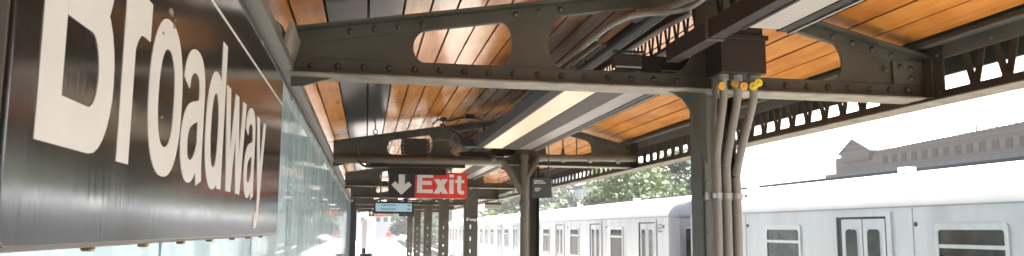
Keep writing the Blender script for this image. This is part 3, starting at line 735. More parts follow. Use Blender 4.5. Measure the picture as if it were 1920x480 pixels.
# w
b = MB(); w0 = 1.638; ww = .262; sw = .048; t, bt = BL+XH-.003, BL
def diag(mb, xa, za, xb, zb, wd, layer): L3(mb, [(xa-wd/2, za), (xa+wd/2, za), (xb+wd/2, zb), (xb-wd/2, zb)], layer)
diag(b, w0+.067, bt, w0+.024, t, sw, 0); diag(b, w0+.076, bt, w0+.131, t, .046, 1); diag(b, w0+.186, bt, w0+.131, t, .046, 2); diag(b, w0+.195, bt, w0+.238, t, sw, 3); letter(b)
letter_a(1.908)
# y
b = MB(); y0_ = 2.090
diag(b, y0_+.093, BL+.002, y0_+.024, t, .050, 0)
diag(b, y0_+.081, BL-.012, y0_+.152, t, .048, 1)
P = [(y0_+.085, BL+.004), (y0_+.074, BL-.028), (y0_+.058, BL-.048), (y0_+.036, BL-.054), (y0_+.014, BL-.052)]
stroke(b, [(p.x, p.y) for p in smooth_path([(x, y, 0) for x, y in P], 4)], .040, 2); letter(b)
# worn patches above and on the first o
for i, (cy_, cz, s_) in enumerate(((1.166, 2.052, .012), (1.185, 2.036, .007), (1.13, 2.012, .005), (1.15, 1.90, .004), (1.19, 2.046, .004))):
    pol = [(cy_+s_*(.6+.7*rnd.random())*math.cos(t_), cz+s_*.45*(.5+rnd.random())*math.sin(t_)) for t_ in [k*2*math.pi/11 for k in range(11)]]
    a = MB(); a.prism(pol, YZs, .0002, .0014+.0001*i); a.build('worn_patch', CHIP, sg)
# clips under the sign
for y in (.925, 1.14, 1.36, 1.60, 1.86, 2.10, 2.35):
    a = MB(); a.box(SX-.016, SX-.004, y-.0075, y+.0075, ZL-.0085, ZL-.0035); a.build('mounting_bolt', BRASS, sg, .003)
    
# post beside the left end of the sign
pp = empty('windscreen_post', (-.36, .55, 0), 'dark teal steel post at the left edge beside the station sign', 'post')
MB().box(-.40, -.30, .45, .665, 0, 2.43).build('post_body', mat('teal_black_post', (.02, .035, .035), .4), pp, .004)

# ================================================================== EXIT SIGNS
def exit_sign(name, x0, x1, z0, z1, Y, arrow_up, label):
    Wd = x1-x0; Ht = z1-z0; e = empty(name, ((x0+x1)/2, Y, z0), label, 'exit sign', 'hanging exit signs')
    fx = lambda zx: x0+((720+zx/6.86)-729)/147*Wd
    fz = lambda zy: z1-((310+zy/6.86)-321.3)/49.6*Ht
    xm = fx(398)
    MB().box(x0, xm, Y, Y+.03, z0, z1).build('arrow_panel', BLACKM, e, .002)
    MB().box(xm+.0005, x1, Y, Y+.03, z0, z1+.002).build('red_panel', REDM, e, .002)
    F_ = lambda u, v, d: (u, Y-d, v)
    A = [(190, 95), (268, 95), (268, 245), (318, 205), (357, 252), (228, 382), (98, 252), (145, 205), (190, 245)]
    a = MB()
    fl = (lambda v: 477-v) if arrow_up else (lambda v: v)
    for P in ([A[0], A[1], A[2], A[8]], [A[2], A[3], A[4], A[5]], [A[8], A[2], A[5]], [A[8], A[5], A[6], A[7]]):
        a.prism([(fx(x), fz(fl(y))) for x, y in P], F_, .0005, .0015)
    a.build('arrow', SIGNW, e)
    def pr(polys):
        a = MB()
        for k, P in enumerate(polys): a.prism([(fx(x), fz(y)) for x, y in P], F_, .0005, .0015+k*.0003)
        return a
    q = lambda x_0, x_1, y_0, y_1: [(x_0, y_0), (x_1, y_0), (x_1, y_1), (x_0, y_1)]
    pr([q(425, 490, 106, 354), q(491, 628, 106, 150), q(491, 612, 192, 245), q(491, 628, 305, 354)]).build('letter', SIGNW, e)
    pr([[(640, 166), (716, 166), (826, 358), (750, 358)], [(744, 166), (818, 166), (712, 358), (636, 358)]]).build('letter', SIGNW, e)
    pr([q(838, 896, 103, 140), q(838, 896, 168, 358)]).build('letter', SIGNW, e)
    a = pr([q(942, 992, 120, 310), q(914, 1032, 174, 212)])
    P = [(967, 308), (970, 326), (984, 338), (1006, 340), (1032, 336)]
    stroke(a, [(fx(p.x), fz(p.y)) for p in smooth_path([(x, y, 0) for x, y in P], 4)], 48/6.86/147*Wd, 1, fn=F_, d0=.0005, unit=.0013)
    a.build('letter', SIGNW, e)
    return e
es = exit_sign('exit_sign', .213, 1.03, 2.078, 2.345, 8.36, False, 'large red exit sign with a white down arrow on black, below the drain pipe')
for x in (.42, .86): MB().tube([(x, 8.375, 2.347), (x, 8.375, 2.50)], .008, 8).build('hanger_rod', STEEL, es)
hb = empty('sign_channel', (.5, 8.3, 2.32), 'dark hanging steel channel in front of the top of the large exit sign', 'channel')
MB().box(.20, .80, 8.29, 8.33, 2.315, 2.385).build('channel_body', DARK, hb, .003)
MB().box(-.02, 1.0, 8.30, 8.33, 2.392, 2.43).build('upper_channel', DARK, hb, .003)
es2 = exit_sign('exit_sign', .09, .66, 2.26, 2.475, 32.0, True, 'small far red and black exit sign at the end of the canopy')
for i, (x0_, x1_, m_, wd) in enumerate(((.69, .98, TAN, 'small beige sign panel right of the far exit sign'), (1.25, 1.9, BLACKM, 'small black sign panel right of the far exit sign'), (1.96, 2.35, TAN, 'small beige sign panel furthest right at the end of the canopy'))):
    e = empty('hanging_sign', (x0_, 32.02, 2.28), wd, 'sign', 'small far hanging signs')
    MB().box(x0_, x1_, 32, 32.03, 2.27, 2.45).build('panel', m_, e, .002); MB().tube([((x0_+x1_)/2, 32.01, 2.451), ((x0_+x1_)/2, 32.01, 2.62)], .01, 8).build('hanger', STEEL, e)

SCRT = mat('screen_text_blue', (.04, .10, .15), .6, 0, .05)
# countdown display
ds = empty('countdown_display', (.3, 9.2, 2.0), 'slim dark arrivals display with a pale blue screen, below the exit sign arrow', 'display')
MB().box(.075, .525, 9.2, 9.29, 1.93, 2.065).build('display_case', BLACKM, ds, .006)
SCR = emit('pale_blue_screen', (.30, .45, .53), .27)
MB().box(.098, .505, 9.196, 9.1995, 1.952, 2.045).build('screen', SCR, ds)
a = MB()
for z in (2.026, 1.981): a.tube([(.14, 9.1955, z), (.14, 9.193, z)], .010, 12)
a.build('route_bullets', emit('green_bullet', (.08, .32, .14), .3), ds)
for z in (2.024, 1.979):
    a = MB(); x = .165
    while x < .32:
        wl = rnd.uniform(.012, .03); a.box(x, x+wl, 9.193, 9.1955, z-.006, z+.006); x += wl+.006
    MB().box(.455, .49, 9.193, 9.1955, z-.006, z+.006).build('minutes_text', SCRT, ds)
    a.build('text_row', SCRT, ds)
for x in (.15, .45): MB().tube([(x, 9.245, 2.066), (x, 9.245, 2.52)], .009, 8).build('hanger_rod', STEEL, ds)

# dark information sign by the second column
dg = empty('information_sign', (1.78, 8.1, 2.08), 'dark grey hanging sign with small pale text lines beside the second column', 'sign')
a = MB(); a.hexa([(1.682, 8.14, 2.085), (1.872, 8.05, 2.085), (1.862, 8.05, 2.295), (1.682, 8.14, 2.285)], [(1.688, 8.158, 2.085), (1.878, 8.068, 2.085), (1.868, 8.068, 2.295), (1.688, 8.158, 2.285)])
a.build('panel', SIGNG, dg, .002)
for (z, t0, t1) in ((2.262, .02, .15), (2.240, .02, .16), (2.183, .03, .095), (2.163, .03, .08)):
    t = t0; a = MB()
    while t < t1:
        wl = rnd.uniform(.008, .02); t2 = min(t+wl, t1); f_ = lambda q, d: (1.682+.9*q-.43*d*0, 8.14-.427*q-d)
        a.hexa([(*f_(t, .001), z-.007), (*f_(t2, .001), z-.007), (*f_(t2, .001), z+.007), (*f_(t, .001), z+.007)], [(*f_(t, .002), z-.007), (*f_(t2, .002), z-.007), (*f_(t2, .002), z+.007), (*f_(t, .002), z+.007)]); t += wl+.005
    a.build('text_line', SIGNW, dg)
for (x_, y_) in ((1.72, 8.13), (1.84, 8.075)): MB().tube([(x_, y_, 2.29), (x_, y_, 2.80)], .006, 8).build('hanger_rod', STEEL, dg)

# small pale hanging lamp box further away
hl = empty('hanging_lamp', (2.35, 15, 2.16), 'small pale box lamp on two rods beyond the eave, left of the second column', 'lamp')
MB().box(2.21, 2.50, 15, 15.12, 2.155, 2.235).build('lamp_box', ACRYL, hl, .004); MB().box(2.20, 2.51, 14.99, 15.13, 2.236, 2.272).build('lamp_cap', BLACKM, hl)
for x in (2.25, 2.46): MB().tube([(x, 15.06, 2.273), (x, 15.06, 2.76)], .006, 8).build('hanger_rod', STEEL, hl)

# ================================================================== DRAIN PIPE on second beam
dp = empty('drain_pipe', (1.7, 8.25, 0), 'painted drain pipe along the second beam, branching and running down the second column', 'pipe')
yP = 8.30
MB().tube([(-.33, yP, 2.455), (.6, yP, 2.462), (1.36, yP, 2.47)], .038, 16).build('horizontal_pipe', PIPE2, dp)
MB().tube([(1.76, yP, 2.52), (2.4, yP, 2.53), (2.86, yP, 2.535)], .036, 16).build('eave_pipe', PIPE2, dp)
MB().tube(smooth_path([(1.34, yP, 2.47), (1.40, yP-.01, 2.46), (1.52, yP-.02, 2.28), (1.60, yP-.02, 2.14)]), .034, 16).build('left_branch', PIPE2, dp)
MB().tube(smooth_path([(1.79, yP, 2.52), (1.75, yP-.01, 2.48), (1.68, yP-.02, 2.36), (1.63, yP-.02, 2.30)]), .032, 16).build('right_branch', PIPE2, dp)
MB().tube([(1.625, yP-.02, 2.54), (1.625, yP-.02, 0)], .040, 18).build('downpipe', PIPE2, dp)
for z in (2.52, 2.27, 2.03, 1.2, .3): MB().tube([(1.625, yP-.02, z-.025), (1.625, yP-.02, z+.025)], .050, 18).build('pipe_collar', PIPE2, dp)
for x in (.0, .62, 1.30, 1.80, 2.05, 2.35, 2.66): MB().tube([(x-.022, yP, 2.455+.0282*x if x < 1.5 else 2.526), (x+.022, yP, 2.455+.0282*x if x < 1.5 else 2.526)], .048, 16).build('pipe_collar', PIPE2, dp)
for x in (.2, 2.05, 2.2): MB().tube([(x, yP, 2.56), (x, yP, 2.74 if x > 1 else 2.70)], .006, 6).build('hanger_rod', STEEL, dp)
for x in (2.05,): MB().tube([(x, yP, 2.57), (x, yP, 2.60), (x, yP, 2.63)], [.012, .020, .010], 10).build('turnbuckle', STEEL, dp)
conduit('thin dark conduit looping below the drain pipe at its left end', [(-.10, 8.3, 2.62), (-.10, 8.28, 2.47), (-.07, 8.27, 2.41), (.0, 8.27, 2.385), (.2, 8.27, 2.385)], .013, STEEL, 'fittings on the second beam')
# hook and ring
hk = empty('hanging_hook', (.062, 8.1, 2.8), 'small dark hook and ring hanging from the white-glinting board before the second beam', 'hook')
MB().tube([(.062, 8.1, 2.80), (.062, 8.1, 2.745)], .007, 8).build('shank', BLACKM, hk)
MB().tube([(.062+.022*math.sin(t), 8.1, 2.722+.024*math.cos(t)) for t in [k*2*math.pi/14 for k in range(15)]], .005, 6).build('ring', BLACKM, hk)
# speaker box behind waist of beam 2
sp_ = empty('speaker_box', (.48, 8.36, 2.52), 'dark rectangular speaker box filling the first opening of the second beam', 'speaker')
MB().box(.335, .63, 8.38, 8.46, 2.535, 2.70).build('speaker_case', BLACKM, sp_, .004)
a = MB()
for z in (2.56, 2.60, 2.64, 2.68):
    for x in (.355, .61): dome(a, (x, 8.38, z), (0, -1, 0), .009, .007)
a.build('case_bolts', PIPE, sp_)
# camera with yellow tag
cc = empty('security_camera', (1.17, 8.1, 2.66), 'black security camera with a bright yellow tag, hanging left of the lit strip light', 'camera')
MB().tube([(1.16, 8.18, 2.70), (1.20, 8.0, 2.685), (1.21, 7.96, 2.682)], [.035, .038, .030], 14).build('camera_body', BLACKM, cc)
MB().tube([(1.21, 7.959, 2.682), (1.212, 7.945, 2.68)], [.022, .02], 12).build('lens_ring', GALV, cc)
MB().tube([(1.17, 8.12, 2.73), (1.17, 8.12, 2.83)], .012, 8).build('bracket_arm', BLACKM, cc)
MB().box(1.27, 1.36, 8.02, 8.035, 2.725, 2.765).build('yellow_tag', YEL, cc, .004)
MB().box(.93, 1.16, 8.2, 8.26, 2.61, 2.69).build('control_box', BLACKM, cc, .004)
MB().box(.94, 1.15, 8.19, 8.199, 2.598, 2.612).build('pale_edge', PIPE, cc)
MB().tube(smooth_path([(.72, 8.2, 2.83), (.80, 8.2, 2.80), (.90, 8.2, 2.74), (.95, 8.2, 2.70)]), .012, 8).build('cable', BLACKM, cc)
MB().tube(smooth_path([(.64, 8.15, 2.66), (.78, 8.15, 2.67), (.93, 8.15, 2.62), (.98, 8.15, 2.55)]), .010, 8).build('lower_cable', STEEL, cc)
cl_ = empty('cable_cluster', (.85, 7.9, 2.84), 'small tangle of dark clamps and cables on the orange boards before the second beam', 'cables')
MB().box(.70, .76, 7.93, 7.97, 2.83, 2.872).build('clamp', BLACKM, cl_, .003); MB().box(.95, 1.03, 7.92, 7.98, 2.86, 2.91).build('clamp', BLACKM, cl_, .003)
MB().tube(smooth_path([(.62, 7.95, 2.80), (.70, 7.94, 2.85), (.80, 7.95, 2.835), (.9, 7.96, 2.87), (1.0, 7.95, 2.88), (1.12, 7.97, 2.86)], 6), .009, 7).build('cable', BLACKM, cl_)
MB().tube(smooth_path([(.73, 7.95, 2.86), (.74, 7.97, 2.78), (.80, 8.0, 2.72)], 5), .007, 7).build('cable', BLACKM, cl_)

# ================================================================== TRAIN
TX = 6.3
def make_car():
    e = empty('train_car', (7.8, 0, -1.05))
    Lc = 15.75; y0, y1 = .0, Lc
    P = [(TX, -.12), (TX, 2.07)]
    roof = [(TX-.004, 2.0701), (TX+.03, 2.18), (TX+.12, 2.31), (TX+.30, 2.42), (TX+.60, 2.52), (TX+1.0, 2.59), (TX+1.5, 2.62)]
    roof = roof+[(2*(TX+1.5)-x, z) for x, z in roof[-2::-1]]
    def ext(poly, ya, yb, close=True):
        mb = MB(); n = len(poly); vs = []
        secs = [(ya, .90), (ya+.06, .955), (ya+.16, .99), (ya+.26, 1), (yb-.26, 1), (yb-.16, .99), (yb-.06, .955), (yb, .90)]
        cx, cz = TX+1.5, 1.0
        for (y, s) in secs: vs += [(cx+(x-cx)*(s if True else 1), y, cz+(z-cz)*(1-(1-s)*.35) if z > 1 else z) for x, z in poly]
        for k in range(len(secs)-1):
            for i in range(n): mb.add([], []) if False else None
        fs = [(k*n+i, k*n+(i+1) % n, (k+1)*n+(i+1) % n, (k+1)*n+i) for k in range(len(secs)-1) for i in range(n)]
        fs += [tuple(range(n)), tuple(range((len(secs)-1)*n, len(secs)*n))]
        mb.add(vs, fs, False); mb.n = n; return mb
    bd = ext([(TX, -.12), (TX, 2.07), (TX+3, 2.07), (TX+3, -.12)], y0, y1); bd.build('body', TRAIN, e, mats=[TRAIN, TRAINF], fm=[0 if 12 <= i < 16 else 1 for i in range(len(bd.f))])
    rf = ext(roof, y0, y1); rf.sm = [True]*len(rf.sm); rf.build('roof', TRAINR, e, mats=[TRAINR, TRAINF], fm=[0 if 3*rf.n <= i < 4*rf.n else 1 for i in range(len(rf.f))])
    # rain gutter seam and body lines
    a = MB(); a.box(TX-.012, TX+.01, y0+.3, y1-.3, 2.058, 2.071); a.build('gutter', TRAINF, e)
    a = MB()
    for z in (.98, .90, .45, .40, .35, .30): a.box(TX-.006, TX+.004, y0+.3, y1-.3, z, z+.018)
    a.build('side_fluting', TRAINW, e)
    a = MB()
    a.box(TX+.915, TX+.94, y0+.3, y1-.3, 2.575, 2.618)
    a.build('roof_drip_strip', TRAIND, e)
    for y in (4.78, 8.98, 13.2): MB().box(TX-.004, TX+.002, y-.006, y+.006, -.1, 2.05).build('panel_seam', TRAINF, e)
    # doors: 4
    for k in range(4):
        yc = 1.58+k*4.2
        d = MB(); d.box(TX-.022, TX+.002, yc-.62, yc-.53, -.02, 2.02); d.box(TX-.022, TX+.002, yc+.53, yc+.58, -.02, 2.02); d.box(TX-.022, TX+.002, yc-.53, yc+.53, 1.96, 2.02)
        dr = d.build('door', TRAIN, e)
        MB().box(TX-.006, TX+.003, yc-.529, yc+.529, -.02, 1.959).build('door_pocket_shade', TRAIND, dr)  # flat near-black panel; shade of the door recess put into its colour
        for s in (0, 1):
            ya = yc-.50+s*.47; 
            lf = MB(); lf.box(TX-.016, TX-.0065, ya, ya+.45, -.01, 1.93); lo = lf.build('door_leaf', TRAIN, dr)
            pts = rrect(ya+.10, ya+.36, .85, 1.80, .06)
            MB().prism(pts, YZ(TX), -.0185, -.0165).build('pane', WINGL, dr)
            o_ = rrect(ya+.085, ya+.375, .835, 1.815, .07)
            fr_ = MB(); fr_.ribbon(o_, pts, YZ(TX), -.022, -.0163, True); fr_.build('pane_seal', TRAINW, dr)
        # marker lamp
        m_ = MB(); dome(m_, (TX, yc-1.05, 1.86), (-1, 0, 0), .03, .022, 10); m_.build('marker_light', mat('amber_marker', (.13, .05, .035), .4) if k == 0 and 'amber_marker' not in bpy.data.materials else bpy.data.materials['amber_marker'], e)
    for yc in (3.85, 8.07, 11.98):
        pts = rrect(yc-.53, yc+.53, .95, 1.87, .06); inn = rrect(yc-.475, yc+.475, 1.015, 1.795, .04)
        f_ = MB(); f_.ribbon(pts, inn, YZ(TX), -.02, .0, True); f_.box(TX-.018, TX-.002, yc-.474, yc+.474, 1.595, 1.635)
        fo = f_.build('window', TRAINW, e)
        g_ = MB(); g_.box(TX-.006, TX-.001, yc-.474, yc+.474, 1.016, 1.594); g_.box(TX-.006, TX-.001, yc-.474, yc+.474, 1.636, 1.794); g_.build('pane', WINGL, fo)
    # end wall details on the near end
    for yy, s in ((y0, -1), (y1, 1)):
        a = MB(); ya, yb = sorted((yy+s*.002, yy+s*.03)); a.box(TX+.165, TX+2.83, ya, yb, -.1, 2.03); en = a.build('end_wall', TRAINF, e)
        a = MB(); ya, yb = sorted((yy+s*.031, yy+s*.05)); 
        for (xa, xb, za, zb2) in ((TX+.22, TX+.98, .95, 1.86), (TX+1.2, TX+1.8, .9, 1.8), (TX+2.0, TX+2.76, .95, 1.86)):
            q = MB(); q.ribbon(rrect(xa, xb, za, zb2, .07), rrect(xa+.04, xb-.04, za+.04, zb2-.04, .05), lambda u, v, d: (u, d, v), ya, yb, True); q.build('window', TRAINW, en)
            q = MB(); q.box(xa+.04, xb-.04, ya, ya+.01 if s > 0 else ya+.018, za+.04, zb2-.04); q.build('pane', WINGL, en)
    a = MB(); a.box(TX+.25, TX+2.75, y0+.8, y1-.8, -.45, -.121); a.build('underframe', RUBBER, e)
    for yb in (2.3, Lc-2.3):
        a = MB(); a.box(TX+.45, TX+.60, yb-1.1, yb+1.1, -.8, -.55); a.box(TX+2.4, TX+2.55, yb-1.1, yb+1.1, -.8, -.55); a.box(TX+.6, TX+2.4, yb-.2, yb+.2, -.75, -.451); tk = a.build('bogie', RUBBER, e)
        for dy in (-.8, .8):
            for x in (TX+.72, TX+2.2): MB().tube([(x, yb+dy, -.66), (x+.1, yb+dy, -.66)], .38, 18).build('wheel', RAILS, tk)
    a = MB()   # roof vent
    for k in range(8): a.hexa([(TX+.62+.0*k, 1.1+k*.16, 2.535), (TX+1.02, 1.1+k*.16, 2.60), (TX+1.02, 1.1+k*.16, 2.615), (TX+.62, 1.1+k*.16, 2.55)], [(TX+.62, 1.2+k*.16, 2.535), (TX+1.02, 1.2+k*.16, 2.60), (TX+1.02, 1.2+k*.16, 2.615), (TX+.62, 1.2+k*.16, 2.55)])
    a.build('roof_vent', RUBBER, e)
    for y in (4.2, 9.9, 14.2): MB().box(TX+.62, TX+.78, y, y+.16, 2.53, 2.62).build('roof_lamp', TRAINR, e)
    return e
car = make_car(); cars = [car]
cwd = ['nearest silver train car, at the right edge with a wide window', 'second silver train car, with its shaded grey rounded end showing beside the near column', 'third silver train car, seen left of the second column', 'farthest silver train car of the train']
offs = (-.53, 15.95, 32.35, 48.75)
for k in range(1, 4): cars.append(copy_tree(car))
for c, o_, wd in zip(cars, offs, cwd): c.location.y = o_; tag(c, wd, 'train car', 'silver train cars on the second track')
c = copy_tree(car); c.location = (7.8+(4.92-7.8)+trk(300), 300, -1.05); c.rotation_euler.z = -.03; tag(c, 'tiny distant train approaching where the tracks vanish', 'train car')
# lettering block on car two
for r_ in range(3):
    a = MB(); y = 16.55
    for q in range(6):
        wl = rnd.uniform(.025, .055); a.box(TX-.004, TX-.001, y, y+wl, 1.88-r_*.07, 1.915-r_*.07); y += wl+.015
    a.build('notice_line', TRAINF, cars[1])

# signal post by the track
sp2 = empty('signal_post', (3.95, 19, -1.3), 'short dark post with a square head standing before the train, left of the second column', 'post')
MB().tube([(3.95, 19, -1.3), (3.95, 19, 1.55)], .055, 10).build('post', BLACKM, sp2); MB().box(3.86, 4.04, 18.93, 19.07, 1.551, 1.72).build('head', BLACKM, sp2)
for k in range(6): MB().box(3.88, 3.94, 18.90, 18.93, 1.3-k*.28, 1.42-k*.28).build('bracket', BLACKM, sp2)

# far platform furniture
cb = empty('platform_cabinet', (.15, 33, 0), 'tall grey cabinet panel standing on the platform far left of the display', 'cabinet', 'far cabinets')
MB().box(-.17, .04, 33, 33.3, 1.0, 2.15).build('panel', PALE, cb, .01); MB().box(-.15, .02, 33.02, 33.28, 0, .999).build('plinth', RUBBER, cb)
cb = empty('platform_cabinet', (.5, 44, 0), 'tall lavender grey cabinet beside the bright far platform', 'cabinet', 'far cabinets')
MB().box(.12, .52, 44, 44.5, .2, 2.35).build('panel', PLASTIC, cb, .01); MB().box(.15, .49, 44.03, 44.47, 0, .199).build('plinth', RUBBER, cb)
tb = empty('trash_bin', (.1, 29, 0), 'black rubbish bin at the foot of the far dark post', 'bin')
MB().tube([(.02, 29, 0), (.02, 29, .85)], [.2, .22], 18).build('bin_body', BLACKM, tb); MB().tube([(.02, 29, .851), (.02, 29, .88), (.02, 29, .90)], [.235, .23, .2], 18).build('bin_lid', BLACKM, tb)

# ================================================================== PERSON
def person(x, y):
    e = empty('person', (x, y, 0), 'distant person in an orange red jacket and pale trousers walking on the bright platform', 'person')
    me = bpy.data.meshes.new('body')
    J = [(0, 0, .95), (0, 0, 1.15), (0, 0, 1.40), (0, 0, 1.50), (0, 0, 1.62), (0, 0, 1.70),
         (.17, 0, 1.40), (.22, .02, 1.12), (.20, -.10, .88), (-.17, 0, 1.40), (-.22, -.02, 1.12), (-.20, .10, .90),
         (.09, 0, .88), (.10, -.08, .48), (.10, .08, .08), (.10, -.06, .03), (-.09, 0, .88), (-.10, .06, .48), (-.10, .20, .10), (-.10, .08, .04)]
    E_ = [(0, 1), (1, 2), (2, 3), (3, 4), (4, 5), (2, 6), (6, 7), (7, 8), (2, 9), (9, 10), (10, 11), (0, 12), (12, 13), (13, 14), (14, 15), (0, 16), (16, 17), (17, 18), (18, 19)]
    rr = [.13, .13, .14, .055, .095, .07, .06, .045, .035, .06, .045, .035, .085, .06, .042, .035, .085, .06, .042, .035]
    me.from_pydata(J, E_, []); o = bpy.data.objects.new('body', me); COL.objects.link(o); o.parent = e
    o.modifiers.new('skin', 'SKIN'); ss = o.modifiers.new('sub', 'SUBSURF'); ss.levels = ss.render_levels = 1
    for i, r_ in enumerate(rr): me.skin_vertices[0].data[i].radius = (r_, r_*.8)
    me.skin_vertices[0].data[0].use_root = True
    me.materials.append(KHAKI)
    MB().tube([(x, y, .92), (x, y, 1.0), (x, y, 1.2), (x, y, 1.38), (x, y, 1.47)], [.15, .145, .155, .17, .07], 14).build('jacket', ORANGE, e)
    for s in (-1, 1):
        MB().tube([(x+s*.17, y, 1.42), (x+s*.235, y+s*.02, 1.12), (x+s*.205, y-s*.09, .92)], [.075, .06, .05], 10).build('sleeve', ORANGE, e)
    a = MB(); dome(a, (x, y, 1.63), (0, .25, 1), .105, .12, 12); a.build('hair', HAIR, e)
    a = MB(); a.tube([(x, y-.012, 1.52), (x, y-.015, 1.56), (x, y-.018, 1.62), (x, y-.01, 1.68)], [.06, .088, .096, .06], 12); a.build('head', SKIN, e)
    return e
person(2.6, 95)

# ================================================================== BACKGROUND
def tree(name, x, y, z0, h, rad, m, label, seed, group='trees behind the train', n=16000, leaf=.15, hfac=.62):
    r_ = random.Random(seed)
    e = empty(name, (x, y, z0), label, 'tree', group)
    tk = MB(); tk.tube([(x, y, z0), (x+.1, y, z0+h*.25), (x, y+.1, z0+h*.5), (x, y, z0+h*.8)], [.35, .27, .2, .08], 10)
    for k in range(7):
        a = k*2*math.pi/7+r_.random(); zz = z0+h*(.3+.07*k)
        tk.tube([(x, y, zz), (x+math.cos(a)*rad*.4, y+math.sin(a)*rad*.4, zz+h*.12), (x+math.cos(a)*rad*.75, y+math.sin(a)*rad*.75, zz+h*.2)], [.13, .08, .03], 7)
    tk.build('trunk', BARK, e)
    cl = []
    for k in range(46):
        a = r_.random()*2*math.pi; q = math.sqrt(r_.random()); zz = r_.random()
        env = math.sin(math.pi*min(1, .12+zz*.88))**.6
        cl.append((x+math.cos(a)*q*rad*env, y+math.sin(a)*q*rad*env, z0+h*(1-hfac)+h*hfac*zz*.93, rad*r_.uniform(.2, .36), r_.random()))
    mb = MB(); per = n//len(cl)
    for (cx, cy_, cz, cr, ct) in cl:
        for _ in range(per):
            u = Vector((r_.gauss(0, 1), r_.gauss(0, 1), r_.gauss(0, 1))).normalized()*cr*(r_.random()**.4)
            p = Vector((cx, cy_, cz))+u*1.0; p.z = cz+u.z*.75
            t1 = Vector((r_.gauss(0, 1), r_.gauss(0, 1), r_.gauss(0, .6))).normalized(); t2 = t1.orthogonal().normalized(); s_ = leaf*r_.uniform(.6, 1.3)
            mb.add([p-t1*s_-t2*s_*.5, p+t1*s_-t2*s_*.5, p+t1*s_+t2*s_*.5, p-t1*s_+t2*s_*.5], [(0, 1, 2, 3)], tone=min(1, max(0, ct*.6+r_.random()*.4)))
    mb.build('crown', m, e)
    return e
tree('broadleaf_tree', 17.8, 52, -7, 13.6, 4.7, LEAF, 'rounded green tree over the second train car, left of the near column', 3)
tree('broadleaf_tree', 24.0, 60, -7, 15.2, 4.0, LEAF2, 'darker tree directly left of the near column, behind the other crown', 5)
tree('broadleaf_tree', 20.6, 70, -7, 12.6, 3.2, LEAF2, 'small low tree at the left edge of the tree group over the train', 8, n=5000)
tree('broadleaf_tree', 22.5, 118, -7, 14.5, 6.5, LEAF, 'pale green tree between the second and third columns', 11, n=7000, leaf=.3)
tree('broadleaf_tree', 32, 128, -7, 15.5, 6.5, LEAF2, 'darker tree behind the hanging box lamp, between the columns', 12, n=7000, leaf=.3)
tree('broadleaf_tree', 10.0, 170, -7, 15.5, 5.5, LEAF2, 'far dark green tree beside the vanishing tracks', 13, n=5000, leaf=.35)

def building(name, x0, x1, y0, y1, z1, m, label, rows, cols, cat='building'):
    e = empty(name, ((x0+x1)/2, (y0+y1)/2, -7), label, cat, None)
    MB().box(x0, x1, y0, y1, -7, z1).build('wall', m, e)
    MB().box(x0-.25, x1+.25, y0-.25, y1+.25, z1+.001, z1+.5).build('roof', LEAD, e)
    H_ = z1+7; 
    for r_ in range(rows):
        for c_ in range(cols):
            zc = z1-1.6-r_*3.0; xc = x0+(c_+.5)*(x1-x0)/cols
            w_ = MB(); w_.box(xc-.6, xc+.6, y0-.06, y0-.002, zc-.8, zc+.6); f = w_.build('window', TRAINW, e)
            MB().box(xc-.52, xc+.52, y0-.075, y0-.061, zc-.72, zc+.52).build('pane', WINGL, f)
    return e
building('apartment_building', 33, 39, 118, 126, 8.4, PALE, 'pale low building far behind the train, right of the dark information sign', 3, 3)
building('office_tower', 48.5, 52, 150, 156, 12.3, BLUEW, 'slim blue grey tower far away over the train roof', 4, 2)
building('apartment_building', 44.5, 47.5, 150, 158, 10.8, TAN, 'narrow tan building far away, left of the slim tower', 4, 2)
building('office_tower', 50, 61, 230, 240, 23, BLUEW, 'broad pale blue tower in the far haze behind the others', 5, 4)
building('brick_warehouse', 13.5, 21, 200, 215, 12.5, BRICK, 'dark brick block far away, left of the third column', 3, 3)
building('station_house', 2.2, 8.2, 225, 235, 6.2, PALE, 'pale low building where the platform ends', 1, 3)
building('apartment_building', -9, .4, 260, 275, 9.5, PALE, 'haze-paled building beyond the far end of the platform', 2, 3)  # pale wall colour stands in for haze over this building

# long hall with gable beyond the train on the right
K = 2.0
hall = empty('brick_hall', (45, 55, -7), 'long dark brick hall with a small gable rising behind the train roof', 'building')
MB().box(44, 60, 30, 70.5, -7, 7.3).build('wall', BRICK, hall)
MB().box(43.6, 44, 30, 70.8, 6.4, 7.3).build('cornice', LEAD, hall)
a = MB()
a.hexa([(44.0, 30, 7.301), (44.5, 30, 7.301), (44.5, 30, 9.75), (44.0, 30, 9.75)], [(44.0, 69.6, 7.301), (44.5, 69.6, 7.301), (44.5, 69.6, 8.62), (44.0, 69.6, 8.62)])
y = 30.2
while y < 69.3:
    zt_ = 9.75-(y-30)/39.6*1.13; a.box(43.97, 44.5, y, y+.28, zt_, zt_+.16); y += .6
a.build('parapet', BRICK, hall)
a = MB(); a.prism([(63.9, 8.3), (68.2, 8.3), (68.2, 9.1), (66.3, 10.15), (63.9, 9.0)], YZ(43.7), 0, 2); a.build('gable', BRICK, hall)
a = MB(); a.hexa([(43.6, 63.6, 8.9), (43.6, 66.3, 10.2), (46, 66.3, 10.2), (46, 63.6, 8.9)], [(43.6, 63.6, 9.05), (43.6, 66.3, 10.35), (46, 66.3, 10.35), (46, 63.6, 9.05)])
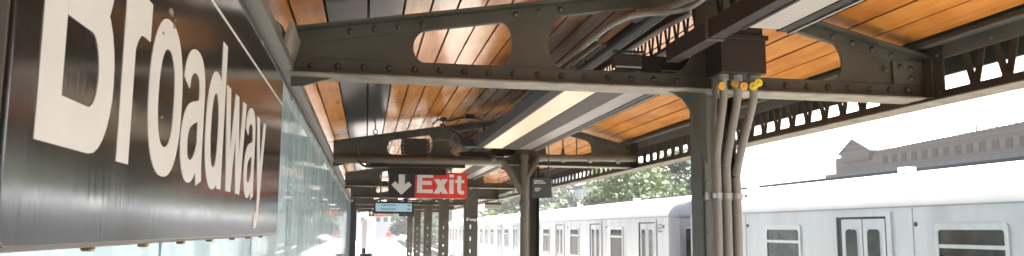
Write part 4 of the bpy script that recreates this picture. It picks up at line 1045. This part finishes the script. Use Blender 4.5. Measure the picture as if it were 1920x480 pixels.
a.hexa([(43.6, 66.301, 10.2), (43.6, 68.5, 9.0), (46, 68.5, 9.0), (46, 66.301, 10.2)], [(43.6, 66.301, 10.35), (43.6, 68.5, 9.15), (46, 68.5, 9.15), (46, 66.301, 10.35)]); a.build('gable_coping', LEAD, hall)
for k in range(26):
    yk = 30.8+k*1.24; MB().box(43.955, 43.999, yk, yk+.62, 7.75, 8.45).build('arcade_recess_shade', RECESS_SHADE, hall)  # flat slabs of darker brick; the recess shade is in their colour
for k in range(12):
    yk = 32+k*2.7; MB().box(43.93, 43.999, yk, yk+1.2, 3.5, 5.6).build('window', WINGL, hall)
MB().tube([(44.5, 52, 8.3), (44.5, 52, 10.2)], .05, 6).build('mast', LEAD, hall)
a = MB(); a.prism([(40, 8.3), (48.5, 8.3), (44, 11.2), (40, 11.2)], YZ(47), 0, 8); a.build('upper_roof', LEAD, hall)

# bright clad building and netting on the left, beyond the glass
lh = empty('white_clad_building', (-9, 12, -7), 'white clad building with teal netting strips seen through the glass below the sign', 'building')
MB().box(-16, -9, -10, 60, -7, 3.2).build('wall', SIDING, lh)
a = MB(); z = -1.0
while z < 3.1: a.box(-9.03, -9.001, -10, 60, z, z+.03); z += .22
a.build('siding_laps', PLASTIC, lh)
for y in (4.5, 9.0, 13.5, 19, 26, 35): MB().box(-9.06, -9.031, y, y+.6, -1, 3.0).build('netting_strip', TEAL, lh)
for k in range(8):
    yk = 2+k*6.4; MB().box(-9.06, -9.031, yk, yk+1.3, .4, 2.2).build('window', WINGL, lh)

# ================================================================== HAZE
hz = MB(); hz.box(-40, 90, -20, 420, -8.2, 27)
hm = bpy.data.materials.new('haze_air'); hm.use_nodes = True; n = hm.node_tree.nodes; n.remove(n['Principled BSDF'])
pv = n.new('ShaderNodeVolumePrincipled'); pv.inputs['Color'].default_value = (.93, .95, 1, 1); pv.inputs['Density'].default_value = .0006; pv.inputs['Anisotropy'].default_value = .2
hm.node_tree.links.new(pv.outputs[0], n['Material Output'].inputs['Volume'])
tag(hz.build('haze', hm), kind='stuff')
